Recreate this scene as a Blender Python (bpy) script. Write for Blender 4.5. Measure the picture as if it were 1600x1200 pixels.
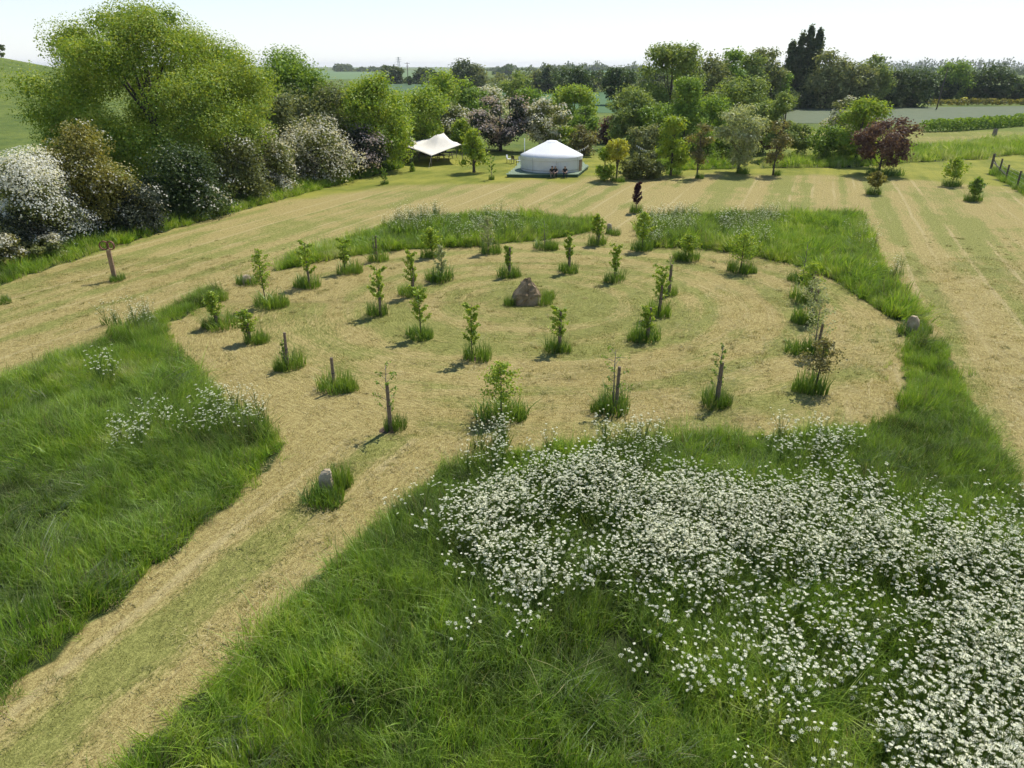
import bpy, bmesh, math, random
import numpy as np
from mathutils import Vector, Matrix

# ------------------------------------------------------------------ camera, sky, sun, exposure
for o in list(bpy.data.objects): bpy.data.objects.remove(o)
SC = bpy.context.scene
C = SC.collection
CAM_H, PITCH, F = 10.0, math.radians(24.1), 1111.0
cd = bpy.data.cameras.new('camera'); cam = bpy.data.objects.new('camera', cd); C.objects.link(cam)
cam.location = (0, 0, CAM_H); cam.rotation_euler = (math.pi/2-PITCH, 0, 0)
cd.sensor_width = 36.0; cd.lens = 36.0*F/1600.0; cd.clip_start = 0.2; cd.clip_end = 20000
SC.camera = cam
SUN_EL, SUN_AZ = math.radians(55), math.radians(35)        # azimuth measured from +Y towards +X
W = bpy.data.worlds.new('World'); SC.world = W; W.use_nodes = True
wn = W.node_tree; wn.nodes.clear()
sky = wn.nodes.new('ShaderNodeTexSky'); sky.sky_type = 'NISHITA'; sky.sun_disc = False
sky.sun_elevation = SUN_EL; sky.sun_rotation = SUN_AZ
sky.altitude = 50; sky.air_density = 1.0; sky.dust_density = 0.1; sky.ozone_density = 4.0
bg = wn.nodes.new('ShaderNodeBackground'); bg.inputs[1].default_value = 0.115
wo = wn.nodes.new('ShaderNodeOutputWorld')
tcw = wn.nodes.new('ShaderNodeTexCoord'); sxyz = wn.nodes.new('ShaderNodeSeparateXYZ'); wn.links.new(tcw.outputs['Generated'], sxyz.inputs[0])
def wm(op, a, b):
    n = wn.nodes.new('ShaderNodeMath'); n.operation = op
    for i, v in enumerate((a, b)):
        if isinstance(v, bpy.types.NodeSocket): wn.links.new(v, n.inputs[i])
        else: n.inputs[i].default_value = v
    return n.outputs[0]
hazef = wm('MULTIPLY', wm('POWER', 2.718, wm('MULTIPLY', wm('ABSOLUTE', sxyz.outputs[2], 0), -6.5)), .88)
mixw = wn.nodes.new('ShaderNodeMix'); mixw.data_type = 'RGBA'; wn.links.new(hazef, mixw.inputs[0])
wn.links.new(sky.outputs[0], mixw.inputs[6]); mixw.inputs[7].default_value = (6.6, 6.85, 6.95, 1)
wn.links.new(mixw.outputs[2], bg.inputs[0]); wn.links.new(bg.outputs[0], wo.inputs[0])
sl = bpy.data.lights.new('sun', 'SUN'); so = bpy.data.objects.new('sun', sl); C.objects.link(so)
sl.energy = 4.2; sl.angle = math.radians(0.5); sl.color = (1.0, 0.955, 0.88)
so.location = (30, 40, 60)
sdir = Vector((math.sin(SUN_AZ)*math.cos(SUN_EL), math.cos(SUN_AZ)*math.cos(SUN_EL), math.sin(SUN_EL)))
so.rotation_euler = sdir.to_track_quat('Z', 'Y').to_euler()
vs = SC.view_settings; vs.view_transform = 'Standard'; vs.look = 'None'; vs.gamma = 1.0
vs.use_curve_mapping = False; vs.exposure = 0.40
SC.render.engine = 'CYCLES'
cy = SC.cycles; cy.use_denoising = True; cy.denoising_prefilter = 'ACCURATE'; cy.denoising_input_passes = 'RGB_ALBEDO_NORMAL'; cy.max_bounces = 3; cy.diffuse_bounces = 2; cy.glossy_bounces = 2
cy.transmission_bounces = 3; cy.transparent_max_bounces = 4; cy.volume_bounces = 0
cy.use_adaptive_sampling = True; cy.adaptive_threshold = 0.02; cy.use_light_tree = False

# ------------------------------------------------------------------ helpers
R = np.random.RandomState
CP, SP = math.cos(PITCH), math.sin(PITCH)
def ray(px, py):
    a, b = (px-800)/F, (600-py)/F
    return Vector((a, CP+b*SP, -SP+b*CP))
def P(px, py, z=0.0):                       # ground point seen at a pixel of the 1600x1200 photograph
    d = ray(px, py); t = (z-CAM_H)/d.z
    return Vector((d.x*t, d.y*t, z))
def Z_at(py, Y):                            # height at distance Y of the line of sight through row py
    d = ray(800, py); return CAM_H + d.z*(Y/d.y)
def X_at(px, py, Y):
    d = ray(px, py); return d.x*(Y/d.y)
def depth(py): return P(800, py).y/ray(800, py).y
def mpp(Y, z=2.0): return (Y*CP+(CAM_H-z)*SP)/F      # metres for one photo pixel

_T = R(7).rand(256, 256)
def vnoise(x, y, s=0):
    x = np.asarray(x, float)+s*17.31; y = np.asarray(y, float)+s*9.17
    xi = np.floor(x).astype(int); yi = np.floor(y).astype(int)
    fx = x-xi; fy = y-yi; fx = fx*fx*(3-2*fx); fy = fy*fy*(3-2*fy)
    g = lambda i, j: _T[i & 255, j & 255]
    return (g(xi, yi)*(1-fx)+g(xi+1, yi)*fx)*(1-fy)+(g(xi, yi+1)*(1-fx)+g(xi+1, yi+1)*fx)*fy
def fbm(x, y, s=0):
    return (vnoise(x, y, s)*.55+vnoise(x*2.1, y*2.1, s+3)*.3+vnoise(x*4.3, y*4.3, s+5)*.15)
def sstep(a, b, x):
    t = np.clip((np.asarray(x, float)-a)/(b-a), 0, 1); return t*t*(3-2*t)
def inpoly(x, y, poly):
    x = np.asarray(x, float); y = np.asarray(y, float); r = np.zeros(x.shape, bool); n = len(poly); j = n-1
    for i in range(n):
        xi, yi = poly[i]; xj, yj = poly[j]
        c = ((yi > y) != (yj > y)) & (x < (xj-xi)*(y-yi)/((yj-yi) or 1e-9)+xi)
        r ^= c; j = i
    return r
def PP(pts): return [tuple(P(a, b)[:2]) for a, b in pts]

HL0, HL1 = P(0, 432), P(600, 266)                       # foot of the hedge on the left
HD = (HL1-HL0).normalized(); HN = Vector((-HD.y, HD.x, 0))
def H(x, y):                                            # terrain: flat, with a hill beyond the hedge on the left
    x = np.asarray(x, float); y = np.asarray(y, float)
    s = (x-HL0.x)*HN.x+(y-HL0.y)*HN.y
    g = 20.5*np.exp(-((x+172)/80)**2-((y-150)/92)**2)
    return g*sstep(4, 45, s)

def link(o, parent=None):
    C.objects.link(o)
    if parent is not None: o.parent = parent
    return o
def np_mesh(name, V, Fq, mats=(), fmat=None, smooth=False):
    """V (n,3); Fq: array (m,k) or list of such arrays"""
    me = bpy.data.meshes.new(name)
    V = np.asarray(V, np.float32).reshape(-1, 3)
    if not isinstance(Fq, list): Fq = [Fq]
    Fq = [np.asarray(f, np.int32) for f in Fq if len(f)]
    me.vertices.add(len(V)); me.vertices.foreach_set('co', V.ravel())
    nl = sum(f.size for f in Fq); nf = sum(len(f) for f in Fq)
    me.loops.add(nl); me.polygons.add(nf)
    if nf:
        me.loops.foreach_set('vertex_index', np.concatenate([f.ravel() for f in Fq]))
        tot = np.concatenate([np.full(len(f), f.shape[1], np.int32) for f in Fq])
        st = np.concatenate([[0], np.cumsum(tot)[:-1]]).astype(np.int32)
        me.polygons.foreach_set('loop_start', st)
        if fmat is not None: me.polygons.foreach_set('material_index', np.asarray(fmat, np.int32))
        me.polygons.foreach_set('use_smooth', np.full(nf, smooth))
    for m in mats: me.materials.append(m)
    me.update(calc_edges=True); me.validate()
    return me
class MB:
    """collects simple shapes into one mesh"""
    def __init__(s): s.V = []; s.Q = []; s.T = []; s.n = 0
    def add(s, V, Q=(), T=()):
        V = np.asarray(V, float).reshape(-1, 3); s.V.append(V)
        if len(Q): s.Q.append(np.asarray(Q)+s.n)
        if len(T): s.T.append(np.asarray(T)+s.n)
        s.n += len(V); return s
    def box(s, c, d, rz=0.0, tilt=None):
        v = np.array([(x, y, z) for x in (-.5, .5) for y in (-.5, .5) for z in (-.5, .5)])*np.array(d)
        if tilt is not None: v = v @ np.array(tilt.to_3x3()).T
        ca, sa = math.cos(rz), math.sin(rz)
        v = v @ np.array([[ca, sa, 0], [-sa, ca, 0], [0, 0, 1]])
        return s.add(v+np.array(c), [(0, 1, 3, 2), (4, 6, 7, 5), (0, 4, 5, 1), (2, 3, 7, 6), (0, 2, 6, 4), (1, 5, 7, 3)])
    def tube(s, pts, rad, k=6, cap=True):
        pts = [Vector(p) for p in pts]; n = len(pts); rad = rad if hasattr(rad, '__len__') else [rad]*n
        V = []
        for i, p in enumerate(pts):
            t = (pts[min(i+1, n-1)]-pts[max(i-1, 0)]).normalized()
            a = Vector((0, 0, 1)) if abs(t.z) < .9 else Vector((1, 0, 0))
            u = t.cross(a).normalized(); w = t.cross(u)
            for j in range(k):
                q = 2*math.pi*j/k; V.append(p+(u*math.cos(q)+w*math.sin(q))*rad[i])
        Q = [(i*k+j, i*k+(j+1) % k, (i+1)*k+(j+1) % k, (i+1)*k+j) for i in range(n-1) for j in range(k)]
        T = []
        if cap:
            V.append(pts[-1]); V.append(pts[0]); e = n*k
            T = [((n-1)*k+j, (n-1)*k+(j+1) % k, e) for j in range(k)]+[((j+1) % k, j, e+1) for j in range(k)]
        return s.add([tuple(v) for v in V], Q, T)
    def build(s, name, mat, parent=None, smooth=False, loc=None):
        Q = np.concatenate(s.Q) if s.Q else np.zeros((0, 4), int); T = np.concatenate(s.T) if s.T else np.zeros((0, 3), int)
        me = np_mesh(name, np.concatenate(s.V), [Q, T], [mat], smooth=smooth)
        o = link(bpy.data.objects.new(name, me), parent)
        if loc is not None: o.location = loc
        return o
def tag(o, label=None, cat=None, group=None, kind=None):
    if label: o['label'] = label
    if cat: o['category'] = cat
    if group: o['group'] = group
    if kind: o['kind'] = kind
    return o
def empty(name, loc, rz=0.0):
    e = bpy.data.objects.new(name, None); C.objects.link(e); e.location = loc; e.rotation_euler = (0, 0, rz); e.empty_display_size = .3
    return e

# ------------------------------------------------------------------ materials
def mat(name):
    m = bpy.data.materials.new(name); m.use_nodes = True; nt = m.node_tree; nt.nodes.clear()
    out = nt.nodes.new('ShaderNodeOutputMaterial'); return m, nt, out
def nd(nt, typ, **kw):
    n = nt.nodes.new(typ)
    for k, v in kw.items():
        if k.startswith('i_'): n.inputs[k[2:]].default_value = v
        elif k.startswith('p_'): setattr(n, k[2:], v)
    return n
def setin(nt, n, i, v):
    if hasattr(v, 'links') or isinstance(v, bpy.types.NodeSocket): nt.links.new(v, n.inputs[i])
    else: n.inputs[i].default_value = v
def math_(nt, op, a, b=0.0, clamp=False):
    n = nt.nodes.new('ShaderNodeMath'); n.operation = op; n.use_clamp = clamp; setin(nt, n, 0, a); setin(nt, n, 1, b); return n.outputs[0]
def mixc(nt, f, a, b, blend='MIX'):
    n = nt.nodes.new('ShaderNodeMix'); n.data_type = 'RGBA'; n.blend_type = blend
    setin(nt, n, 0, f)
    for i, v in ((6, a), (7, b)):
        if isinstance(v, bpy.types.NodeSocket): nt.links.new(v, n.inputs[i])
        else: n.inputs[i].default_value = (*v, 1) if len(v) == 3 else v
    return n.outputs[2]
def noise(nt, vec, scale, detail=3.0, rough=.55):
    n = nt.nodes.new('ShaderNodeTexNoise'); n.inputs['Scale'].default_value = scale; n.inputs['Detail'].default_value = detail
    n.inputs['Roughness'].default_value = rough
    if vec is not None: nt.links.new(vec, n.inputs['Vector'])
    return n.outputs['Fac']
def ramp(nt, fac, stops):
    n = nt.nodes.new('ShaderNodeValToRGB'); nt.links.new(fac, n.inputs[0]); cr = n.color_ramp
    while len(cr.elements) < len(stops): cr.elements.new(.5)
    for e, (p, c) in zip(cr.elements, stops):
        e.position = p; e.color = (*c, 1) if hasattr(c, '__len__') else (c, c, c, 1)
    return n.outputs[0]
def maprange(nt, v, a, b, c=0.0, d=1.0):
    n = nt.nodes.new('ShaderNodeMapRange'); n.interpolation_type = 'SMOOTHSTEP'; setin(nt, n, 0, v)
    for i, q in zip((1, 2, 3, 4), (a, b, c, d)): n.inputs[i].default_value = q
    return n.outputs[0]
def attr(nt, name, typ='GEOMETRY', out='Fac'):
    n = nt.nodes.new('ShaderNodeAttribute'); n.attribute_name = name; n.attribute_type = typ; return n.outputs[out]
def surf_mat(name, c1, c2, scale=4.0, rough=.85, bump=.0, metallic=0.0, c3=None):
    m, nt, out = mat(name); tc = nd(nt, 'ShaderNodeTexCoord').outputs['Object']
    f = noise(nt, tc, scale, 6, .65)
    st = [(.3, c1), (.7, c2)] if c3 is None else [(.28, c1), (.5, c2), (.72, c3)]
    col = ramp(nt, f, st)
    b = nd(nt, 'ShaderNodeBsdfPrincipled'); nt.links.new(col, b.inputs['Base Color'])
    b.inputs['Roughness'].default_value = rough; b.inputs['Metallic'].default_value = metallic
    if bump:
        bn = nd(nt, 'ShaderNodeBump'); bn.inputs['Strength'].default_value = bump; bn.inputs['Distance'].default_value = .05
        nt.links.new(noise(nt, tc, scale*4, 6, .7), bn.inputs['Height']); nt.links.new(bn.outputs[0], b.inputs['Normal'])
    nt.links.new(b.outputs[0], out.inputs[0]); return m
def foliage_shader(nt, out, col, trans=.38, gloss=.03):
    d = nd(nt, 'ShaderNodeBsdfDiffuse'); t = nd(nt, 'ShaderNodeBsdfTranslucent'); g = nd(nt, 'ShaderNodeBsdfGlossy')
    g.inputs['Roughness'].default_value = .45; g.inputs['Color'].default_value = (.8, .85, .8, 1)
    nt.links.new(col, d.inputs[0])
    tcol = mixc(nt, 1.0, col, (1.25, 1.18, .62), 'MULTIPLY'); nt.links.new(tcol, t.inputs[0])
    a = nd(nt, 'ShaderNodeMixShader'); a.inputs[0].default_value = trans
    nt.links.new(d.outputs[0], a.inputs[1]); nt.links.new(t.outputs[0], a.inputs[2])
    b = nd(nt, 'ShaderNodeMixShader'); b.inputs[0].default_value = gloss
    nt.links.new(a.outputs[0], b.inputs[1]); nt.links.new(g.outputs[0], b.inputs[2])
    nt.links.new(b.outputs[0], out.inputs[0])
_lm = {}
def leaf_mat(name, dark, mid, light, trans=.38):
    """each leaf its own tone, whole clumps drifting between the tones"""
    if name in _lm: return _lm[name]
    m, nt, out = mat(name)
    isl = nd(nt, 'ShaderNodeNewGeometry').outputs['Random Per Island']
    pos = nd(nt, 'ShaderNodeTexCoord').outputs['Object']
    nz = noise(nt, pos, .55, 3, .6)
    f = math_(nt, 'ADD', math_(nt, 'MULTIPLY', isl, .6), math_(nt, 'MULTIPLY', math_(nt, 'SUBTRACT', nz, .28), .95), True)
    col = ramp(nt, f, [(.12, dark), (.5, mid), (.92, light)])
    foliage_shader(nt, out, col, trans); _lm[name] = m; return m
def grass_mat(name, stops, tipc, trans=.35, spread=.35, drift_=1.5):
    """tint per clump comes from the scatter points, tips paler than feet"""
    m, nt, out = mat(name)
    ti = attr(nt, 'tint', 'INSTANCER'); isl = nd(nt, 'ShaderNodeNewGeometry').outputs['Random Per Island']
    pz = noise(nt, nd(nt, 'ShaderNodeNewGeometry').outputs['Position'], 1.6, 3, .6)
    f = math_(nt, 'ADD', ti, math_(nt, 'MULTIPLY', math_(nt, 'SUBTRACT', isl, .5), spread))
    f = math_(nt, 'ADD', f, math_(nt, 'MULTIPLY', math_(nt, 'SUBTRACT', pz, .5), drift_), True)
    col = ramp(nt, f, stops)
    col = mixc(nt, maprange(nt, isl, .93, .95, 0, .8), col, (.40, .34, .18))
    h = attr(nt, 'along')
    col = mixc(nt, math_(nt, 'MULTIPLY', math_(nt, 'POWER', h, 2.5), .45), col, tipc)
    foliage_shader(nt, out, col, trans, .02); return m

# ------------------------------------------------------------------ the ground sheet
CC = P(825, 478); CC.y += .6
EA, EB = 15.7, 13.1                                       # half-axes of the mown oval
FD = Vector((.375, .927, 0)); FNm = Vector((.927, -.375, 0))     # mowing direction of the field
PA, PB = P(90, 1150), P(560, 735); PD = (PB-PA).normalized(); PN = Vector((PD.y, -PD.x, 0))
def ring_r(x, y):
    dx, dy = (x-CC.x)/EA, (y-CC.y)/EB; return np.sqrt(dx*dx+dy*dy)

# long-grass patches, outlined on the ground
LEFT_PATCH = PP([(-420, 700), (-200, 640), (0, 592), (60, 570), (130, 548), (200, 515), (250, 490), (300, 468), (328, 455), (352, 458), (345, 470), (318, 480), (285, 496), (256, 512),
                 (262, 532), (290, 567), (322, 603), (380, 652), (446, 694), (402, 746), (330, 806), (200, 924), (100, 1016), (0, 1104), (-120, 1200), (-420, 1200)])
FRONT_PATCH = PP([(120, 1260), (180, 1205), (300, 1095), (450, 955), (550, 855), (640, 778), (690, 732), (760, 712), (850, 703), (950, 694), (1050, 688), (1150, 681), (1250, 676),
                  (1340, 668), (1398, 650), (1416, 612), (1413, 580), (1408, 548), (1425, 536), (1470, 540), (1494, 580), (1534, 660), (1562, 715), (1602, 770), (1720, 960), (1900, 1260)])
BACK_RIGHT = PP([(1004, 386), (1000, 366), (1002, 346), (1100, 341), (1225, 339), (1345, 340), (1356, 368), (1376, 412), (1408, 458), (1448, 500), (1430, 512), (1402, 500), (1378, 490), (1342, 461),
                 (1292, 430), (1232, 411), (1150, 394), (1080, 385)])
BACK_LEFT = PP([(424, 426), (440, 410), (530, 379), (600, 356), (680, 342), (800, 338), (932, 349), (922, 362), (850, 375), (740, 385), (620, 391), (560, 399), (500, 408), (450, 420)])
HEDGE_STRIP = PP([(-120, 500), (0, 446), (60, 425), (180, 385), (300, 350), (440, 312), (560, 280), (630, 262), (600, 252), (440, 288), (300, 322), (180, 350), (0, 405), (-120, 440)])
FAR_A = PP([(1000, 262), (1060, 266), (1148, 264), (1150, 256), (1060, 255), (1000, 254)])
FAR_B = PP([(1190, 263), (1260, 262), (1330, 262), (1420, 254), (1510, 250), (1610, 240), (1760, 236), (1760, 214), (1605, 219), (1440, 231), (1300, 244), (1190, 254)])
FAR_C = PP([(1545, 272), (1600, 305), (1700, 350), (1760, 350), (1640, 290), (1560, 262)])
FAR_D = PP([(900, 200), (1000, 215), (1000, 205), (905, 192)])
PATCHES = [LEFT_PATCH, FRONT_PATCH, BACK_RIGHT, BACK_LEFT, HEDGE_STRIP, FAR_A, FAR_B, FAR_C]

def axis(lo, hi, d, far_lo, far_hi, g=1.16):
    a = list(np.arange(lo, hi, d)); s = d; x = lo; pre = []
    while x > far_lo: s *= g; x -= s; pre.append(x)
    s = d; x = a[-1]; post = []
    while x < far_hi: s *= g; x += s; post.append(x)
    return np.array(pre[::-1]+a+post)
gx = axis(-32, 40, .45, -5500, 5500); gy = axis(4, 92, .45, -40, 7000)
GX, GY = np.meshgrid(gx, gy); fx, fy = GX.ravel(), GY.ravel()
GZ = H(fx, fy)+(vnoise(fx*.3, fy*.3, 1)-.5)*.06*(fy < 95)
nx, ny = len(gx), len(gy)
idx = np.arange(nx*ny).reshape(ny, nx)
quads = np.stack([idx[:-1, :-1], idx[:-1, 1:], idx[1:, 1:], idx[1:, :-1]], -1).reshape(-1, 4)
me = np_mesh('ground', np.stack([fx, fy, GZ], 1), quads, smooth=True)
def swath(x, y, cx=None, cy_=None):
    rr = ring_r(x, y); rc = rr if cx is None else ring_r(cx, cy_); bx, by = (x, y) if cx is None else (cx, cy_)
    ir = rc < 1.03; ip = (by < 22) & (bx < 6) & ~ir
    u = np.where(ir, rr*(EA+EB)/2, np.where(ip, (x-PA.x)*PN.x+(y-PA.y)*PN.y, x*FNm.x+y*FNm.y))
    v = np.where(ir, np.arctan2(y-CC.y, x-CC.x)*np.maximum(rr, .15)*14+100, np.where(ip, (x-PA.x)*PD.x+(y-PA.y)*PD.y+300, x*FD.x+y*FD.y))
    return u, v
def dryness(x, y):
    u, v = swath(x, y)
    d = .95*vnoise(u*.85, v*.022, 21)+.6*vnoise(u*2.1, v*.04, 22)+.55*fbm(x*.21, y*.21, 23)+.35*vnoise(x*.9, y*.9, 24)
    return np.clip((d-.84)/.48+.30*((y < 22) & (x < 6)), 0, 1)
dryv = dryness(fx, fy)
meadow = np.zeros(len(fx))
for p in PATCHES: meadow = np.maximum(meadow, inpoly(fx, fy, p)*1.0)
# how dry the cut sward is: bleached in the field, lush by the tents, pasture beyond
lawn_line = np.interp(fx, [-20, -12, -6, 0, 6, 12, 20, 30, 45], [60, 66, 67, 70.5, 71, 74, 76, 74, 66])
straw = 1-sstep(-3.5, 1.5, fy-lawn_line+(vnoise(fx*.35, fy*.35, 4)-.5)*5)
straw *= 1-.9*sstep(-2.5, 3, (fx-HL0.x)*HN.x+(fy-HL0.y)*HN.y)
straw = np.maximum(straw, .62*sstep(102, 108, fy)*(fx > 36)*(fy < 128))
pasture = np.maximum(sstep(84, 100, fy)*(1-.85*((fx > 36) & (fy < 128))), sstep(1, 8, (fx-HL0.x)*HN.x+(fy-HL0.y)*HN.y))
fcx, fcy = fx[quads].mean(1).repeat(4), fy[quads].mean(1).repeat(4)
u, v = swath(fx[quads].ravel(), fy[quads].ravel(), fcx, fcy)
for k, a in dict(swu=u, swv=v, field=(ring_r(fcx, fcy) >= 1.03)*1.0).items():
    at = me.attributes.new(k, 'FLOAT', 'CORNER'); at.data.foreach_set('value', a.astype(np.float32))
for k, a in dict(dryv=dryv, straw=straw, meadow=meadow, pasture=pasture).items():
    at = me.attributes.new(k, 'FLOAT', 'POINT'); at.data.foreach_set('value', a.astype(np.float32))
m, nt, out = mat('mown_ground')
tc = nd(nt, 'ShaderNodeTexCoord').outputs['Object']
cu = nd(nt, 'ShaderNodeCombineXYZ')
nt.links.new(attr(nt, 'swu'), cu.inputs[0]); nt.links.new(math_(nt, 'MULTIPLY', attr(nt, 'swv'), .045), cu.inputs[1])
band = noise(nt, cu.outputs[0], .9, 3, .6)                 # swaths about a metre wide
streak = noise(nt, cu.outputs[0], 5.5, 4, .65)             # rows of clippings
c2 = nd(nt, 'ShaderNodeCombineXYZ')
nt.links.new(attr(nt, 'swu'), c2.inputs[0]); nt.links.new(math_(nt, 'MULTIPLY', attr(nt, 'swv'), .45), c2.inputs[1])
fine = noise(nt, c2.outputs[0], 9, 4, .75)
clip = noise(nt, tc, 26, 3, .75)
patch = noise(nt, tc, .22, 4, .6)
wob = noise(nt, c2.outputs[0], .25, 2, .5)
ph = math_(nt, 'FRACT', math_(nt, 'ADD', math_(nt, 'MULTIPLY', attr(nt, 'swu'), .58), math_(nt, 'MULTIPLY', wob, .35)))
row = math_(nt, 'MULTIPLY', maprange(nt, math_(nt, 'ABSOLUTE', math_(nt, 'SUBTRACT', ph, .5)), .10, .03), math_(nt, 'MULTIPLY', maprange(nt, band, .42, .6), maprange(nt, attr(nt, 'field'), 0, 1, .3, 1)))   # raked-up rows of hay
s = math_(nt, 'ADD', math_(nt, 'MULTIPLY', attr(nt, 'dryv'), .95), math_(nt, 'MULTIPLY', math_(nt, 'SUBTRACT', streak, .5), 1.1))
s = math_(nt, 'ADD', s, math_(nt, 'MULTIPLY', math_(nt, 'SUBTRACT', fine, .5), 1.5))
s = math_(nt, 'ADD', s, math_(nt, 'MULTIPLY', row, .3))
s = math_(nt, 'ADD', s, math_(nt, 'MULTIPLY', math_(nt, 'SUBTRACT', clip, .5), .5))
dry = maprange(nt, s, .12, .82)
dryc = mixc(nt, maprange(nt, math_(nt, 'ADD', fine, clip), .75, 1.3), (.225, .17, .06), (.47, .395, .155))
dryc = mixc(nt, math_(nt, 'MULTIPLY', math_(nt, 'MAXIMUM', maprange(nt, streak, .58, .72), row), .28), dryc, (.55, .46, .255))
grnc = mixc(nt, maprange(nt, math_(nt, 'ADD', fine, clip), .7, 1.35), (.14, .145, .035), (.33, .325, .095))
mown = mixc(nt, dry, grnc, dryc)
lawn = mixc(nt, maprange(nt, math_(nt, 'ADD', patch, math_(nt, 'MULTIPLY', band, .5)), .5, .95), (.14, .17, .025), (.29, .28, .05))
col = mixc(nt, attr(nt, 'straw'), lawn, mown)
past = mixc(nt, maprange(nt, math_(nt, 'ADD', math_(nt, 'MULTIPLY', noise(nt, tc, .035, 4, .6), .6), math_(nt, 'MULTIPLY', noise(nt, tc, .5, 5, .7), .4)), .34, .66), (.06, .105, .025), (.18, .215, .045))
col = mixc(nt, attr(nt, 'pasture'), col, past)
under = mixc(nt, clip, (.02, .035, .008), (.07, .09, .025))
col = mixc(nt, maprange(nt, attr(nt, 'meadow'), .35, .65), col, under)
# wheel-worn brown crumbs and bare specks
speck = maprange(nt, noise(nt, tc, 9, 4, .75), .60, .72)
col = mixc(nt, math_(nt, 'MULTIPLY', speck, .42), col, (.10, .065, .035))
b = nd(nt, 'ShaderNodeBsdfPrincipled'); b.inputs['Roughness'].default_value = .95
b.inputs['Specular IOR Level'].default_value = .1
nt.links.new(col, b.inputs['Base Color'])
bn = nd(nt, 'ShaderNodeBump'); bn.inputs['Strength'].default_value = .8; bn.inputs['Distance'].default_value = .05
nt.links.new(math_(nt, 'ADD', math_(nt, 'ADD', fine, clip), streak), bn.inputs['Height']); nt.links.new(bn.outputs[0], b.inputs['Normal'])
nt.links.new(b.outputs[0], out.inputs[0])
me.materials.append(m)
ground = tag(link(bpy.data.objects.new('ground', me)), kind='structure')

# far fields: thin sheets a little above the ground
def field(name, pts, c1, c2, z=.05, sc=.05):
    pw = [P(a, b, z) for a, b in pts]
    bm = bmesh.new(); vv = [bm.verts.new(p) for p in pw]; f = bm.faces.new(vv); f.normal_update()
    if f.normal.z < 0: f.normal_flip()
    me = bpy.data.meshes.new(name); bm.to_mesh(me); bm.free()
    me.materials.append(surf_mat(name+'_crop', c1, c2, sc, .95))
    return tag(link(bpy.data.objects.new(name, me)), kind='structure')
field('crop_field', [(1180, 192), (1440, 194), (1700, 180), (1900, 176), (1900, 160), (1600, 166), (1400, 168), (1180, 168)], (.075, .105, .04), (.125, .145, .065), sc=.4)
field('crop_field', [(780, 172), (1010, 178), (1010, 143), (780, 143)], (.035, .10, .02), (.06, .14, .03))
field('crop_field', [(590, 146), (720, 142), (720, 131), (600, 127)], (.04, .09, .022), (.06, .12, .03), .06)
field('crop_field', [(300, 124), (760, 124), (760, 110), (300, 110)], (.09, .16, .04), (.13, .20, .06), .07)
field('crop_field', [(860, 121), (1200, 121), (1200, 107.5), (860, 107.5)], (.05, .13, .03), (.08, .17, .04), .07)

# ------------------------------------------------------------------ grass clumps and flowers to scatter
PROTO = bpy.data.collections.new('clump_prototypes')
def blades(n, rad, h0, h1, w, arch, seed, seg=3, flat=0.0, spread=1.0):
    r = R(seed); V = []; Q = []; A = []
    for i in range(n):
        a = r.rand()*6.283; q = rad*math.sqrt(r.rand()); bx, by = q*math.cos(a), q*math.sin(a)
        h = h0+(h1-h0)*r.rand(); phi = a*spread+(r.rand()-.5)*(2.4 if spread == 0 else 5.0); ar = arch*(.15+1.3*r.rand()**1.5)
        dx, dy = math.cos(phi), math.sin(phi); ww = w*(.6+.8*r.rand()); tw = phi+1.57+(r.rand()-.5)*1.2
        cx, cy_ = math.cos(tw)*ww/2, math.sin(tw)*ww/2; st = len(V)
        for k in range(seg+1):
            t = k/seg; fo = ar*h*(t**1.7)+flat*h*t; z = h*(t-.32*ar*t*t)*(1-flat*.85)
            px, py = bx+dx*fo, by+dy*fo; k2 = 1-t**1.6
            if k < seg: V += [(px-cx*k2, py-cy_*k2, z), (px+cx*k2, py+cy_*k2, z)]; A += [t, t]
            else: V.append((px, py, z)); A.append(1)
        for k in range(seg-1): Q.append((st+2*k, st+2*k+1, st+2*k+3, st+2*k+2))
        Q.append((st+2*seg-2, st+2*seg-1, st+2*seg, st+2*seg))
    return np.array(V), Q, np.array(A)
def blade_mesh(name, m, *a, **k):
    V, Q, A = blades(*a, **k)
    q4 = [q for q in Q if q[2] != q[3]]; t3 = [q[:3] for q in Q if q[2] == q[3]]
    me = np_mesh(name, V, [np.array(q4, int).reshape(-1, 4), np.array(t3, int).reshape(-1, 3)], [m], smooth=True)
    at = me.attributes.new('along', 'FLOAT', 'POINT'); at.data.foreach_set('value', A.astype(np.float32)); return me
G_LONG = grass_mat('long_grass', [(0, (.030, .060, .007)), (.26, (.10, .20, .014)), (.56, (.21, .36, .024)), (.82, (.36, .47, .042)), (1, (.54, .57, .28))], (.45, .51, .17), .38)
G_PALE = grass_mat('lodged_grass', [(0, (.09, .14, .05)), (.5, (.16, .21, .085)), (1, (.27, .31, .17))], (.30, .33, .19), .3)
G_SEED = grass_mat('seeding_grass', [(0, (.12, .14, .05)), (1, (.24, .22, .11))], (.26, .19, .11), .3)
G_STUB = grass_mat('stubble', [(0, (.13, .15, .032)), (.36, (.25, .25, .06)), (.55, (.35, .285, .11)), (.8, (.46, .385, .165)), (1, (.56, .48, .25))], (.47, .40, .17), .3, .75, .5)
def proto_col(name, meshes):
    c = bpy.data.collections.new(name)
    for i, me in enumerate(meshes):
        o = bpy.data.objects.new('%s_%02d' % (name, i), me); c.objects.link(o)
    return c
PC_EDGE = proto_col('clump_edge', [blade_mesh('cl%d' % i, G_LONG, 22, .15, .28, .62, .0125, .5+.12*i, 10+i) for i in range(6)])
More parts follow.
